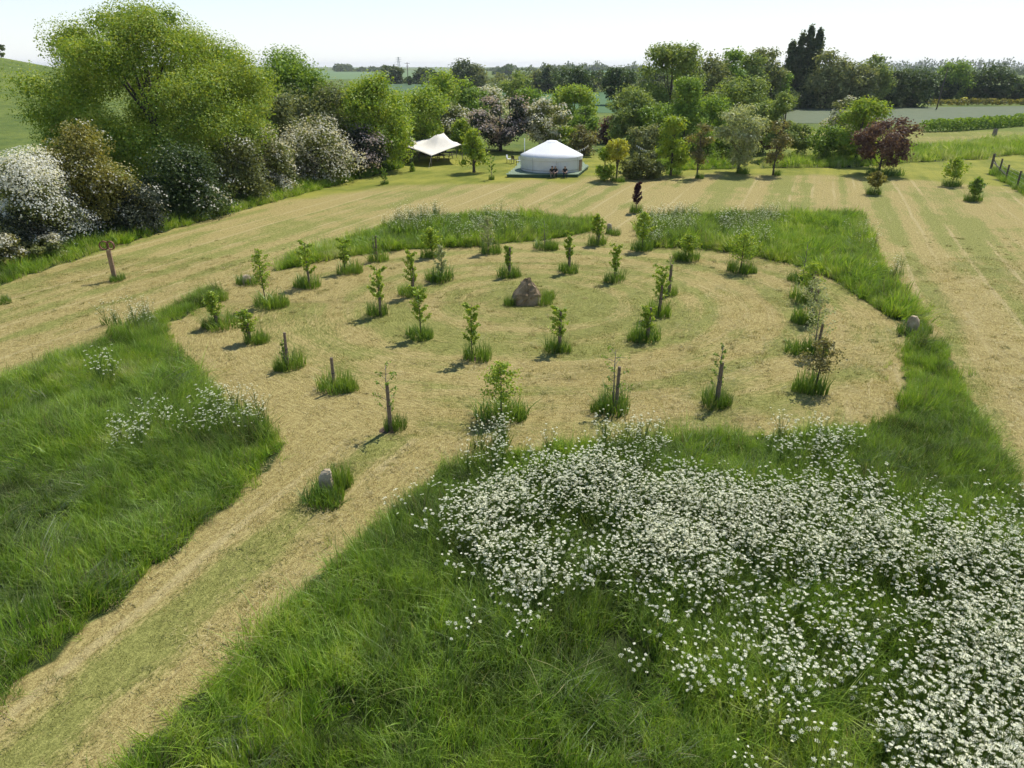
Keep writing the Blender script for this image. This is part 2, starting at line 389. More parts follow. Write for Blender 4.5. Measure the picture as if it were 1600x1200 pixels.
PC_LONG = proto_col('clump_long', [blade_mesh('cb%d' % i, G_LONG, 250, .52, .28, .74, .0125, .5+.14*i, 20+i) for i in range(6)])
_lv = []
for i in range(2):                                     # low broad-leaved weeds
    a_ = blade_mesh('cbw%d' % i, G_LONG, 60, .40, .16, .42, .055, .9, 200+i); _lv.append(a_)
for a_ in _lv: PC_LONG.objects.link(bpy.data.objects.new('clump_long_weed', a_))
PC_FAR = proto_col('clump_far', [blade_mesh('cf%d' % i, G_LONG, 105, .55, .30, .70, .032, .5+.14*i, 80+i) for i in range(6)])
PC_PALE = proto_col('clump_pale', [blade_mesh('cp%d' % i, G_PALE, 46, .34, .45, .80, .014, .9, 30+i, seg=3, spread=0.0) for i in range(4)])
PC_SEED = proto_col('clump_seed', [blade_mesh('cs%d' % i, G_SEED, 14, .22, .65, 1.0, .007, .25, 50+i) for i in range(4)])
PC_STUB = proto_col('clump_stub', [blade_mesh('ct%d' % i, G_STUB, 110, .45, .03, .07, .012, .5, 60+i, seg=2) for i in range(3)]
                    + [blade_mesh('cw%d' % i, G_STUB, 100, .48, .08, .17, .011, .2, 70+i, seg=2, flat=.95) for i in range(4)])

def umbel_plant(seed, big=1.0):
    """cow parsley: forked stalks, each ending in a lace plate of small white heads"""
    r = R(seed); st = MB(); V = []; T = []
    n = 12+seed % 6
    for i in range(n):
        a = r.rand()*6.283; q = (.04+.30*r.rand())*big; h = (.45+.62*r.rand())
        top = Vector((q*math.cos(a), q*math.sin(a), h)); mid = Vector((top.x*.35, top.y*.35, h*.55))
        st.tube([(0, 0, 0), mid, top], [.006, .005, .003], 3, False)
        ru = (.018+.034*r.rand()**1.4); tl = Vector((r.randn()*.25, r.randn()*.25, 1)).normalized()
        k = 18
        for j in range(k):
            rr_ = ru*math.sqrt((j+.4)/k); aa = j*2.4+i
            c = top+Vector((rr_*math.cos(aa), rr_*math.sin(aa), -rr_*(tl.x*math.cos(aa)+tl.y*math.sin(aa))+.012-(rr_**2)*4))
            s_ = (.0056+.0036*r.rand()); o = len(V); nrm = Vector((r.randn()*.35, r.randn()*.35, 1)).normalized()
            ux = nrm.cross(Vector((0, 1, .1))).normalized(); uy = nrm.cross(ux); ph = r.rand()*3
            for e in range(5):
                V.append(tuple(c+ux*s_*math.cos(ph+e*1.2566)+uy*s_*math.sin(ph+e*1.2566)))
            T += [(o, o+1, o+2), (o, o+2, o+3), (o, o+3, o+4)]
    lv, lq, la = blades(26, .22, .25, .62, .026, .7, seed+5, seg=2)
    nv = sum(len(x) for x in st.V)
    sv = np.concatenate(st.V); sq = np.concatenate(st.Q)
    lq4 = np.array([q for q in lq if q[2] != q[3]])+nv; lt = np.array([q[:3] for q in lq if q[2] == q[3]])+nv
    allV = np.concatenate([sv, lv, np.array(V)]); wt = np.array(T)+nv+len(lv)
    fm = [1]*(len(sq)+len(lq4))+[1]*len(lt)+[0]*len(wt)
    return np_mesh('umbel%d' % seed, allV, [np.concatenate([sq, lq4]), np.concatenate([lt, wt])], [M_UMBEL, M_STALK], fm)
m, nt, out = mat('cow_parsley_flower')
isl = nd(nt, 'ShaderNodeNewGeometry').outputs['Random Per Island']
foliage_shader(nt, out, ramp(nt, isl, [(0, (.55, .57, .30)), (.3, (.80, .80, .60)), (1, (.90, .90, .76))]), .3, .0); M_UMBEL = m
M_STALK = leaf_mat('cow_parsley_stalk', (.10, .17, .03), (.18, .27, .045), (.27, .35, .08))
PC_UMB = proto_col('clump_umbel', [umbel_plant(i) for i in range(8)])

def scatter_tree(col):
    ng = bpy.data.node_groups.new('scatter_'+col.name, 'GeometryNodeTree')
    ng.interface.new_socket('Geometry', in_out='INPUT', socket_type='NodeSocketGeometry')
    ng.interface.new_socket('Geometry', in_out='OUTPUT', socket_type='NodeSocketGeometry')
    gi = ng.nodes.new('NodeGroupInput'); go = ng.nodes.new('NodeGroupOutput')
    ip = ng.nodes.new('GeometryNodeInstanceOnPoints'); ci = ng.nodes.new('GeometryNodeCollectionInfo')
    ci.inputs['Collection'].default_value = col; ci.inputs['Separate Children'].default_value = True; ci.inputs['Reset Children'].default_value = True
    def na(nm, t):
        n = ng.nodes.new('GeometryNodeInputNamedAttribute'); n.data_type = t; n.inputs['Name'].default_value = nm; return n.outputs[0]
    L = ng.links.new
    L(gi.outputs[0], ip.inputs['Points']); L(ci.outputs[0], ip.inputs['Instance']); ip.inputs['Pick Instance'].default_value = True
    L(na('pick', 'INT'), ip.inputs['Instance Index']); L(na('rot', 'FLOAT_VECTOR'), ip.inputs['Rotation']); L(na('scl', 'FLOAT'), ip.inputs['Scale'])
    L(ip.outputs[0], go.inputs[0]); return ng
_st = {}
def scatter(name, col, xy, tint, scl, tiltdir, tilt, seed, label, cat, parent=None, z=None):
    r = R(seed); n = len(xy)
    zz = H(xy[:, 0], xy[:, 1]) if z is None else z
    me = np_mesh(name, np.column_stack([xy, zz]), np.zeros((0, 3), int))
    me.attributes.new('pick', 'INT', 'POINT').data.foreach_set('value', r.randint(0, len(col.objects), n).astype(np.int32))
    rot = np.column_stack([np.zeros(n), tilt, tiltdir]).astype(np.float32)
    me.attributes.new('rot', 'FLOAT_VECTOR', 'POINT').data.foreach_set('vector', rot.ravel())
    me.attributes.new('scl', 'FLOAT', 'POINT').data.foreach_set('value', np.asarray(scl, np.float32))
    me.attributes.new('tint', 'FLOAT', 'POINT').data.foreach_set('value', np.asarray(tint, np.float32))
    o = link(bpy.data.objects.new(name, me), parent)
    if col.name not in _st: _st[col.name] = scatter_tree(col)
    md = o.modifiers.new('scatter', 'NODES'); md.node_group = _st[col.name]
    return tag(o, label, cat, kind='stuff')
def fill(poly, per_m2, seed, keep=None):
    r = R(seed); a = np.array(poly); lo, hi = a.min(0), a.max(0)
    c = per_m2**-.5; gi, gj = np.meshgrid(np.arange(int((hi-lo)[0]/c)+1), np.arange(int((hi-lo)[1]/c)+1))
    xy = lo+(np.stack([gi.ravel(), gj.ravel()], 1)+r.rand(gi.size, 2))*c
    k = inpoly(xy[:, 0], xy[:, 1], poly)
    if keep is not None: k &= keep(xy)
    return xy[k]
def edge_dist(xy, poly):
    d = np.full(len(xy), 1e9); n = len(poly)
    for i in range(n):
        a = np.array(poly[i]); b = np.array(poly[(i+1) % n]); ab = b-a; t = np.clip(((xy-a)@ab)/(ab@ab+1e-9), 0, 1)
        d = np.minimum(d, np.linalg.norm(xy-(a+t[:, None]*ab), axis=1))
    return d
def lean(xy, s):
    a = vnoise(xy[:, 0]*.22, xy[:, 1]*.22, s)*12.6; return a
def visible(xy, pad=1.06):          # ground inside the camera's wedge, with a margin all round
    x, y = xy[:, 0], xy[:, 1]; d = y*CP+CAM_H*SP
    return (np.abs(x) < d*.72*pad+3.0) & (y > 5.5)
def long_grass(name, poly, dens, seed, label, hs=1.0, pale=.25, seedy=.12, bias=0.0):
    def props(xy, sd):
        x, y = xy[:, 0], xy[:, 1]; r = R(sd); n = len(xy); ed = edge_dist(xy, poly)
        t = -.06+.95*fbm(x*.38, y*.38, seed)+.3*(fbm(x*1.9, y*1.9, seed+2)-.5)+bias+.34*(1-sstep(.1, .75, ed))*vnoise(x*.5, y*.5, seed+9)
        s = hs*np.maximum(.62, .24+.72*fbm(x*.5, y*.5, seed+4)+.75*vnoise(x*1.0, y*1.0, seed+14))*(.72+.28*sstep(0, .4, ed))*(.85+.3*r.rand(n))
        ang = lean(xy, seed)+r.randn(n)*1.1; tl = .05+.55*sstep(.55, .85, vnoise(x*.45, y*.45, seed+6))+r.rand(n)*.3
        return np.clip(t, 0, 1), s, ang, tl, ed
    xy = fill(poly, dens*.125, seed, visible); r = R(seed+1)
    t, s, ang, tl, ed = props(xy, seed+7); k = (ed > .30) & ((vnoise(xy[:, 0]*1.4, xy[:, 1]*1.4, seed+21) > .24) | (r.rand(len(xy)) < .65))
    xy, t, s, ang, tl, ed = xy[k], t[k], s[k], ang[k], tl[k], ed[k]
    o = scatter(name, PC_FAR if min(p[1] for p in poly) > 24 else PC_LONG, xy, t, s, ang, tl, seed, label, 'long grass')
    e = fill(poly, dens, seed+13, visible); te, se, ae, le, ee = props(e, seed+8); k = ee < .45
    scatter('meadow_edge_grass', PC_EDGE, e[k]+r.randn(k.sum(), 2)*.11*(1+1.5*(r.rand(k.sum(), 1) > .9)), te[k], se[k], ae[k], le[k], seed+17, 'ragged edge of the '+label, 'long grass')
    x, y, n = xy[:, 0], xy[:, 1], len(xy)
    pk = (vnoise(x*.5, y*.5, seed+11)+.25*r.rand(n)) > (1.02-pale); pk &= r.rand(n) < .6
    if pk.sum(): scatter('lodged_grass', PC_PALE, xy[pk]+.05, np.clip(.2+.8*r.rand(pk.sum())*vnoise(x[pk], y[pk], 3)*1.4, 0, 1), s[pk]*1.05, ang[pk], tl[pk]+.45, seed+3, 'pale lodged stems among the '+label, 'long grass')
    sk = (r.rand(n) < seedy*2*(.3+1.6*(ed < .9)))
    if sk.sum(): scatter('seeding_grass', PC_SEED, xy[sk]+.03, r.rand(sk.sum()), s[sk]*(.85+.3*r.rand(sk.sum())), ang[sk], .08+.2*r.rand(sk.sum()), seed+5, 'wispy seeding stalks over the '+label, 'seeding grass')
    return o
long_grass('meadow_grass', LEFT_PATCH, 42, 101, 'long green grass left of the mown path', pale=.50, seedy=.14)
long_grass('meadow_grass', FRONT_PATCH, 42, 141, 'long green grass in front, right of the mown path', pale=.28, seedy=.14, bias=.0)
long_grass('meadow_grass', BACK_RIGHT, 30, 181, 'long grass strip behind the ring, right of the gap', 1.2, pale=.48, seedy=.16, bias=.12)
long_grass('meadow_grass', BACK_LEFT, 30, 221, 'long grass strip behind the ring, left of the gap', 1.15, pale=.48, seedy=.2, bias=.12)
long_grass('meadow_grass', HEDGE_STRIP, 16, 261, 'uncut grass along the foot of the left hedge', 1.15, pale=.05, seedy=.0, bias=.05)
long_grass('meadow_grass', FAR_A, 12, 301, 'uncut grass left of the white-leaved tree', 1.4, pale=.2, seedy=.0, bias=.05)
long_grass('meadow_grass', FAR_B, 7, 341, 'long grass belt behind the maroon tree', 1.7, pale=.3, seedy=.05, bias=.28)
long_grass('meadow_grass', FAR_C, 12, 381, 'long grass along the post and rail fence', 1.2, pale=.1, seedy=.0)

# short cut sward and clippings on the mown ground
def bare(xy):
    k = visible(xy)
    for p in PATCHES: k &= ~inpoly(xy[:, 0], xy[:, 1], p)
    return k
for (y0, y1, dn, sd, sc_) in ((6, 24, 5.5, 501, 1.0), (24, 40, 2.4, 502, 1.15)):
    wx = y1*.8+3
    xy = fill([(-wx, y0), (wx, y0), (wx, y1), (-wx, y1)], dn, sd, bare)
    sgn = (xy[:, 0]-HL0.x)*HN.x+(xy[:, 1]-HL0.y)*HN.y; xy = xy[sgn < 0]
    r = R(sd); n = len(xy); x, y = xy[:, 0], xy[:, 1]
    dryn = dryness(x, y)
    scatter('cut_grass', PC_STUB, xy, np.clip(.18+dryn*.62+r.randn(n)*.08, 0, 1), sc_*(.7+.5*r.rand(n)), r.rand(n)*6.283, r.rand(n)*.25, sd,
            {501: 'cut stubble and dry clippings on the near mown path', 502: 'cut stubble and dry clippings across the mown ring'}[sd], 'cut grass')

# little heaps of raked clippings
PC_HEAP = proto_col('clump_heap', [blade_mesh('ch%d' % i, G_STUB, 70, .13, .05, .12, .010, .7, 300+i, seg=2, flat=.45) for i in range(4)])
xy = fill([(-28, 6), (32, 6), (32, 46), (-28, 46)], 2.6, 520, bare); r = R(521); u_, v_ = swath(xy[:, 0], xy[:, 1])
k = (np.abs((u_*.58) % 1-.5) < .16) | (r.rand(len(xy)) < .22); k &= vnoise(xy[:, 0]*.4, xy[:, 1]*.4, 44) > .38
k &= ((xy[:, 0]-HL0.x)*HN.x+(xy[:, 1]-HL0.y)*HN.y) < -1.5
xy = xy[k]; n = len(xy)
scatter('hay_clippings', PC_HEAP, xy, np.clip(.45+.3*r.randn(n), 0, 1), .5+1.0*r.rand(n)**2, r.rand(n)*6.28, r.rand(n)*.2, 522, 'small heaps of dry clippings strewn over the mown ground', 'cut grass')

# cow parsley drifts (positions of the flower heads, about 0.85 m up)
def drift(name, polys, dens, seed, label, sc0=.9, thin=.5):
    XY = []; name_far = len(polys) > 6
    for pl, d in polys:
        pw = [tuple(P(a, b, .75)[:2]) for a, b in pl]
        xy = fill(pw, d*dens, seed, visible); seed += 1
        k = fbm(xy[:, 0]*.6, xy[:, 1]*.6, seed)+.25*R(seed).rand(len(xy)) > thin
        xy = xy+R(seed+1).randn(len(xy), 2)*(.38 if name_far else .12)*np.where(R(seed+2).rand(len(xy), 1) > .6, 1.6, .4)
        XY.append(xy[k])
    xy = np.concatenate(XY); r = R(seed); n = len(xy)
    scatter(name, PC_UMB, xy, r.rand(n), sc0*(.75+.4*r.rand(n)), r.rand(n)*6.283, r.rand(n)*.22, seed, label, 'wildflowers')
drift('cow_parsley', [([(770, 745), (860, 715), (950, 695), (1015, 700), (1010, 760), (1090, 765), (1130, 800), (1120, 880), (1010, 860), (900, 900), (830, 945), (790, 930), (740, 850), (700, 800)], 1.0),
                      ([(1010, 745), (1090, 735), (1200, 755), (1370, 755), (1390, 820), (1330, 905), (1250, 1010), (1150, 1000), (1010, 930), (1000, 850)], 1.0),
                      ([(1380, 830), (1480, 810), (1600, 840), (1760, 900), (1760, 1260), (1480, 1260), (1400, 1130), (1330, 1040), (1290, 960), (1340, 900)], 1.05),
                      ([(690, 770), (760, 745), (780, 900), (720, 880)], .25), ([(1000, 920), (1250, 1000), (1420, 1180), (1480, 1260), (1300, 1250), (1180, 1090), (1040, 1050)], .28),
                      ([(1200, 680), (1330, 668), (1340, 700), (1220, 706)], .55), ([(945, 668), (1020, 662), (1030, 690), (950, 696)], .7),
                      ([(1400, 770), (1600, 760), (1600, 840), (1420, 820)], .22)], 24, 610, 'white cow parsley flowers in the front right of the meadow', 1.0, .52)
drift('cow_parsley', [([(155, 655), (265, 620), (285, 655), (190, 690), (155, 680)], .55), ([(300, 620), (345, 600), (420, 612), (400, 650), (310, 660)], .75), ([(135, 555), (175, 548), (175, 585), (145, 585)], .5),
                      ([(155, 480), (245, 470), (240, 496), (165, 500)], .45)], 8, 640, 'white cow parsley scattered in the left grass patch', 1.0, .40)
drift('cow_parsley', [([(740, 655), (800, 650), (790, 700), (735, 700)], .5)], 13, 655, 'white cow parsley tuft by the leafy front sapling', .95, .3)
drift('cow_parsley', [([(600, 335), (690, 318), (700, 345), (600, 358)], .8), ([(700, 335), (790, 325), (840, 350), (720, 372)], .5)], 4, 660, 'white cow parsley along the strip left of the gap', 1.15, .42)
drift('cow_parsley', [([(1000, 335), (1080, 322), (1090, 350), (1010, 372)], 1.0), ([(1120, 338), (1210, 322), (1230, 345), (1130, 360)], .9), ([(1150, 365), (1200, 355), (1200, 378), (1160, 385)], .6), ([(1320, 340), (1345, 335), (1420, 420), (1390, 430)], .25)], 4, 670,
      'white cow parsley along the strip right of the gap', 1.15, .40)

# ------------------------------------------------------------------ trees
M_BARK = surf_mat('bark', (.045, .036, .026), (.12, .10, .075), 9, .95, .4)
M_PALEBARK = surf_mat('pale_bark', (.12, .10, .08), (.26, .23, .19), 9, .95, .3)
def LM(k):
    d = dict(
     ash=((.070, .122, .020), (.138, .21, .032), (.245, .32, .05)),
     green=((.055, .10, .018), (.105, .175, .03), (.17, .25, .045)),
     bright=((.08, .135, .018), (.15, .23, .03), (.24, .32, .05)),
     yellow=((.085, .14, .016), (.155, .225, .026), (.235, .30, .04)),
     gold=((.22, .22, .02), (.38, .34, .04), (.5, .42, .06)),
     olive=((.06, .07, .02), (.115, .12, .035), (.19, .18, .06)),
     brown=((.07, .055, .025), (.13, .10, .045), (.20, .16, .07)),
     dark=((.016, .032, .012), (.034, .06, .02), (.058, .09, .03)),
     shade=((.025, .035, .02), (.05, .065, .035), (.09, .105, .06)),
     grey=((.065, .085, .045), (.115, .14, .07), (.18, .205, .11)),
     willow=((.068, .105, .036), (.118, .165, .052), (.175, .225, .075)),
     maroon=((.05, .022, .026), (.095, .045, .045), (.16, .09, .075)),
     purple=((.045, .018, .026), (.085, .034, .042), (.14, .065, .07)),
     poplar=((.028, .045, .022), (.05, .075, .035), (.085, .115, .055)),
     white=((.62, .62, .56), (.76, .75, .70), (.84, .83, .79)),
     cream=((.50, .48, .38), (.66, .63, .53), (.78, .75, .66)),
     pink=((.30, .23, .215), (.45, .36, .34), (.60, .51, .48)),
     hawleaf=((.05, .065, .03), (.09, .11, .045), (.14, .165, .07)),
     whitebeam=((.12, .15, .08), (.21, .25, .15), (.34, .38, .26)),
    )[k]
    if k in ('maroon', 'brown'): d = tuple(tuple(c*g for c, g in zip(t, (1.7, 2.0, 1.6))) for t in d)
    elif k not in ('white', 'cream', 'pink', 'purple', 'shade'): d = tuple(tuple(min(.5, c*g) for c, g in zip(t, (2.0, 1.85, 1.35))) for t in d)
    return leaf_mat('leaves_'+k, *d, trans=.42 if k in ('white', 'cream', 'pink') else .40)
def unit(r, n):
    v = r.randn(n, 3); return v/np.linalg.norm(v, axis=1)[:, None]
def leaf_cards(pos, nrm, L, r, asp=.55):
    """one small folded leaf per point"""
    n = len(pos); nrm = nrm/np.linalg.norm(nrm, axis=1)[:, None]
    a = unit(r, n); t = np.cross(nrm, a); t /= np.linalg.norm(t, axis=1)[:, None]+1e-9; w = np.cross(nrm, t)
    L = np.asarray(L)*(.6+.8*r.rand(n)); l = L[:, None]; h = (L*asp*.5)[:, None]; fold = (.12*L)[:, None]
    V = np.stack([pos-t*l*.5, pos+w*h+nrm*fold, pos+t*l*.5, pos-w*h+nrm*fold], 1).reshape(-1, 3)
    return V, np.arange(4*n).reshape(n, 4)
def crown_puffs(r, a, b, zc, shape, n, small=1.0):
    """clump centres and radii filling the crown's outline; a half width, b half height"""
    pc = []; pr = []
    while len(pc) < n:
        d = unit(r, 1)[0]; q = r.uniform(.25, 1)**.45
        z = d[2]*q
        if shape == 'shrub':
            z = abs(d[2])*q*1.9-1+.12; w = math.sqrt(max(.05, 1-max(0, (z+.35)/1.35)**2))
        elif shape == 'cone': w = .25+.85*(1-(z+1)/2)**.8
        elif shape == 'column': w = (1-max(0, z)**3*.8)*(.8+.2*(z > -.7)); q = r.uniform(.3, 1)**.5
        elif shape == 'vase': w = .55+.5*(z+1)/2 if z < .3 else math.sqrt(max(.05, 1-((z-.3)/.75)**2))*1.0
        else: w = None
        if w is None: p = np.array([d[0]*q*a, d[1]*q*a, zc+z*b])
        else:
            an = r.rand()*6.283; rq = r.uniform(.05, 1)**.5
            if shape != 'shrub': z = r.uniform(-1, 1); 
            if shape == 'cone': w = .22+.85*(1-(z+1)/2)**.8
            if shape == 'column': w = (1-((z+1)/2)**2.6*.95)*(.7+.3*min(1, (z+1)*2.5))
            if shape == 'vase': w = .5+.5*(z+1)/1.3 if z < .3 else math.sqrt(max(.05, 1-((z-.3)/.75)**2))
            p = np.array([math.cos(an)*rq*w*a, math.sin(an)*rq*w*a, zc+z*b])
        f = r.uniform(.75, 1.3)
        base = min(a, b)*(.46 if shape != 'column' else .6)*small**.6
        pc.append(p*np.array([.74, .74, 1] if shape == 'shrub' else [.86, .86, 1])-np.array([0, 0, .10*b if shape != 'shrub' else 0])); pr.append(base*f)
    return np.array(pc), np.array(pr)
NLEAF = [0]
def tree(name, label, cat, cx, by, top, w, kind, shape='round', cb=.12, dens=1.0, blossom=None, bl=.5, puffs=None, psize=1.0, lsize=1.0, seed=None, group=None,
         bark=None, trunk_r=None, Y=None, stems=1, dy=0.0):
    seed = seed if seed is not None else int(cx*7+by*3+top) % 99991; r = R(seed)
    Y = P(cx, by).y if Y is None else Y
    midpy = (by+top)/2
    X = X_at(cx, midpy, Y); z0 = float(H(X, Y)); zt = Z_at(top, Y); h = max(zt-z0, .5)
    wm = w*mpp(Y, z0+h*.55); a = wm/2; zb = h*cb; b = (h-zb)/2; zc = zb+b
    px = mpp(Y)/.64                                          # metres per rendered pixel
    L = max(.055, 2.05*px*lsize)
    n = int(10.5*dens*wm*(h-zb)/(L*L)); n = min(n, 210000)
    np_ = puffs or int(np.clip(10+wm*(h-zb)*(.35 if shape != 'shrub' else .7), 16, 64))
    pc, pr = crown_puffs(r, a, b, zc, shape, np_, psize)
    pc[:, 2] = np.maximum(pc[:, 2], pr*.45)
    # pull the clumps inside the outline seen in the photograph
    lim = np.maximum(pc[:, 2]+pr*.8-h, 0); pc[:, 2] -= lim
    e = empty(name, (X, Y, z0)); tag(e, label, cat, group)
    tr = trunk_r or max(.035, h*.019)
    mb = MB()
    for s_ in range(stems):
        ox, oy = ((r.rand()-.5)*.6*tr*10, (r.rand()-.5)*.4) if stems > 1 else (0, 0)
        tpts = [(0, 0, -.12)]+[((r.rand()-.5)*.05*h*t+ox*t*2, (r.rand()-.5)*.05*h*t+oy*t, h*t*(.85 if shape != 'shrub' else .6)) for t in (.18, .36, .55, .75, .95)]
        mb.tube(tpts, [tr*1.35, tr, tr*.85, tr*.65, tr*.4, tr*.12], 7)
        k = min(len(pc), 16)
        for i in r.permutation(len(pc))[:k]:
            t = np.clip((pc[i, 2]/h)*.55, .16, .7); s0 = np.array([np.interp(t*.85*h, [p[2] for p in tpts], [p[j] for p in tpts]) for j in (0, 1)]+[t*.85*h])
            m1 = (s0*.5+pc[i]*.5)+np.array([0, 0, .04*h])+r.randn(3)*.02*h; rd = tr*.42*(1-t*.5)
            mb.tube([s0, m1, pc[i]], [rd, rd*.6, rd*.2], 5, False)
    mb.build('trunk', bark or M_BARK, e, smooth=True)
    wgt = pr**2; cnt = np.maximum(6, (n*wgt/wgt.sum()).astype(int)); ii = np.repeat(np.arange(len(pc)), cnt); N = len(ii)
    d = unit(r, N); q = r.rand(N)**.36
    # ragged clumps: lobes of their own
    lob = .72+.55*vnoise(d[:, 0]*2.3+ii*3.1, d[:, 1]*2.3+d[:, 2]*1.7, seed % 50)
    pos = pc[ii]+d*(pr[ii]*q*lob)[:, None]*np.array([1.12, 1.12, 1.7 if shape == 'column' else .80 if name == 'ash_tree' else .76])
    pos[:, 2] = np.maximum(pos[:, 2], .04)
    nr = d*.55+np.array([0, 0, .55])+unit(r, N)*.75
    isb = np.zeros(N, bool)
    if blossom:
        up = d[:, 2]+.15*r.randn(N); out_ = np.linalg.norm((pos-np.array([0, 0, zc]))/np.array([a, a, b]), axis=1)
        clus = .6*vnoise(pos[:, 0]*1.5+pos[:, 2]*1.1, pos[:, 1]*1.5+pos[:, 2]*.9, seed % 40)+.4*vnoise(pos[:, 0]*.5, pos[:, 1]*.5+pos[:, 2]*.6, seed % 40+5)
        sc_ = q*.8+.55*up+.6*out_+2.2*clus+.06*r.randn(N); isb = sc_ > np.quantile(sc_, 1-bl)
    V, Fq = leaf_cards(pos[~isb], nr[~isb], np.where(q[~isb] < .55, L*1.9, L), r, .72)
    o = link(bpy.data.objects.new('crown', np_mesh('crown', V, Fq, [LM(kind)])), e)
    if isb.any():
        V, Fq = leaf_cards(pos[isb], nr[isb]+d[isb]*.4, L*.92, r, .8)
        link(bpy.data.objects.new('blossom', np_mesh('blossom', V, Fq, [LM(blossom)])), e)
    NLEAF[0] += N
    return e

GH = 'hedgerow trees on the left'
tree('ash_tree', 'very tall spreading light green tree towering over the left hedge', 'tree', 236, 305, -6, 395, 'ash', 'round', .06, 1.25, puffs=165, psize=.33, lsize=.8, trunk_r=.42, group=GH, seed=5)
tree('hawthorn', 'bright white flowering hawthorn at the left edge of the photo', 'tree', 44, 388, 228, 150, 'hawleaf', 'shrub', 0, 1.5, 'white', .52, stems=3, group=GH)
tree('shrub', 'olive brown leafy shrub right of the white hawthorn', 'shrub', 136, 368, 184, 132, 'olive', 'shrub', 0, 1.0, 'cream', .05, stems=3, group=GH)
tree('hawthorn', 'low cream flowering bush at the hedge foot, furthest left', 'shrub', 8, 418, 364, 60, 'olive', 'shrub', 0, 1, 'cream', .28, group=GH)
tree('hawthorn', 'low grey green bush at the foot of the white hawthorn', 'shrub', 66, 404, 366, 80, 'hawleaf', 'shrub', 0, 1, 'cream', .12, group=GH)
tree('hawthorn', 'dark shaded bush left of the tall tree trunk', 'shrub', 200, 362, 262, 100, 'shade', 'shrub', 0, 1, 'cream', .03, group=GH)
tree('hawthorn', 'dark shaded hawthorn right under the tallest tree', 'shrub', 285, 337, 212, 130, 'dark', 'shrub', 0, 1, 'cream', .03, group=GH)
tree('hawthorn', 'shaded grey hawthorn under the right side of the tallest tree', 'shrub', 362, 316, 205, 110, 'hawleaf', 'shrub', 0, 1, 'cream', .10, group=GH)
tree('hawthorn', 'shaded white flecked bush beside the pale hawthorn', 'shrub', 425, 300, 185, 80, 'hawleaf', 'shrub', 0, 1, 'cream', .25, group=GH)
tree('hawthorn', 'broad cream flowering hawthorn in the middle of the hedge', 'tree', 496, 284, 176, 125, 'hawleaf', 'shrub', 0, 1, 'cream', .50, stems=3, group=GH)
tree('hawthorn', 'grey flowering hawthorn right of the broad cream hawthorn', 'tree', 563, 273, 190, 88, 'shade', 'shrub', 0, 1, 'pink', .40, stems=2, group=GH)
tree('broadleaf_tree', 'tall green tree rising behind the hedge beside the tallest tree', 'tree', 462, 258, 68, 135, 'green', 'round', .1, 1.0, puffs=34, psize=.8, group=GH)
tree('willow_tree', 'grey green willow behind the broad cream hawthorn', 'tree', 505, 262, 122, 125, 'grey', 'round', .05, 1.0, group=GH)
tree('willow_tree', 'grey leafed tree close behind the right of the tallest tree', 'tree', 420, 275, 130, 90, 'grey', 'round', .05, 1.0, group=GH)
tree('broadleaf_tree', 'upright bright green tree at the right end of the hedge', 'tree', 587, 266, 108, 112, 'bright', 'round', .02, 1.0, puffs=40, psize=.75, group=GH)
tree('broadleaf_tree', 'bright green tree just left behind the cream tent', 'tree', 655, 240, 126, 92, 'bright', 'round', .02, 1.0, puffs=36, psize=.75, group=GH)
tree('hawthorn', 'narrow white flecked hawthorn left of the cream tent', 'tree', 628, 254, 178, 40, 'green', 'shrub', 0, 1, 'cream', .3, group=GH)
tree('shrub', 'dark green shrub in the gap behind the cream tent', 'shrub', 672, 240, 203, 75, 'shade', 'shrub', 0, 1, group=GH)
GC = 'trees behind the tents'
tree('broadleaf_tree', 'light green tree above the cream tent peak', 'tree', 705, 205, 103, 78, 'bright', 'round', .05, 1.0, group=GC)
tree('broadleaf_tree', 'small green tree right of the light green tree above the tent', 'tree', 742, 205, 128, 48, 'green', 'round', .05, group=GC)
tree('hawthorn', 'pale flowering hawthorn right behind the cream tent', 'tree', 712, 228, 163, 58, 'hawleaf', 'shrub', 0, 1, 'cream', .33, group=GC)
tree('hawthorn', 'far pale flowering hawthorn above the pink hawthorn', 'tree', 764, 196, 130, 56, 'grey', 'shrub', 0, 1, 'cream', .3, group=GC)
tree('broadleaf_tree', 'fresh green bush between the pale and the pink hawthorns', 'tree', 722, 236, 182, 36, 'bright', 'round', .0, group=GC)
tree('hawthorn', 'large dusky pink flowering hawthorn left behind the yurt', 'tree', 782, 236, 146, 104, 'shade', 'round', .16, 1.1, 'pink', .52, puffs=40, psize=.72, trunk_r=.2, group=GC)
tree('hawthorn', 'white tipped hawthorn directly behind the yurt', 'tree', 856, 236, 150, 84, 'hawleaf', 'round', .12, 1.1, 'cream', .42, puffs=36, psize=.72, group=GC)
tree('broadleaf_tree', 'glossy bright green tree right behind the white tipped hawthorn', 'tree', 897, 208, 128, 74, 'bright', 'round', .03, 1.1, puffs=26, psize=.9, group=GC, seed=31)
tree('broadleaf_tree', 'green lower tree at the right of the glossy green tree', 'tree', 914, 214, 158, 44, 'green', 'round', .03, 1.1, group=GC)
tree('shrub', 'yellow green shrub peeping over the right yurt roof', 'shrub', 884, 238, 192, 38, 'yellow', 'round', .0, group=GC)
tree('shrub', 'brownish shrub just right of the yurt roof', 'shrub', 912, 243, 190, 42, 'brown', 'round', .05, dens=.8, group=GC)
tree('birch_tree', 'wispy pale green birch above the pink hawthorn', 'tree', 806, 186, 107, 50, 'willow', 'vase', .0, .75, psize=.7, group=GC)
tree('shrub', 'purple brown bush right of the mown gap behind the yurt', 'shrub', 954, 224, 176, 46, 'maroon', 'shrub', 0, group=GC)
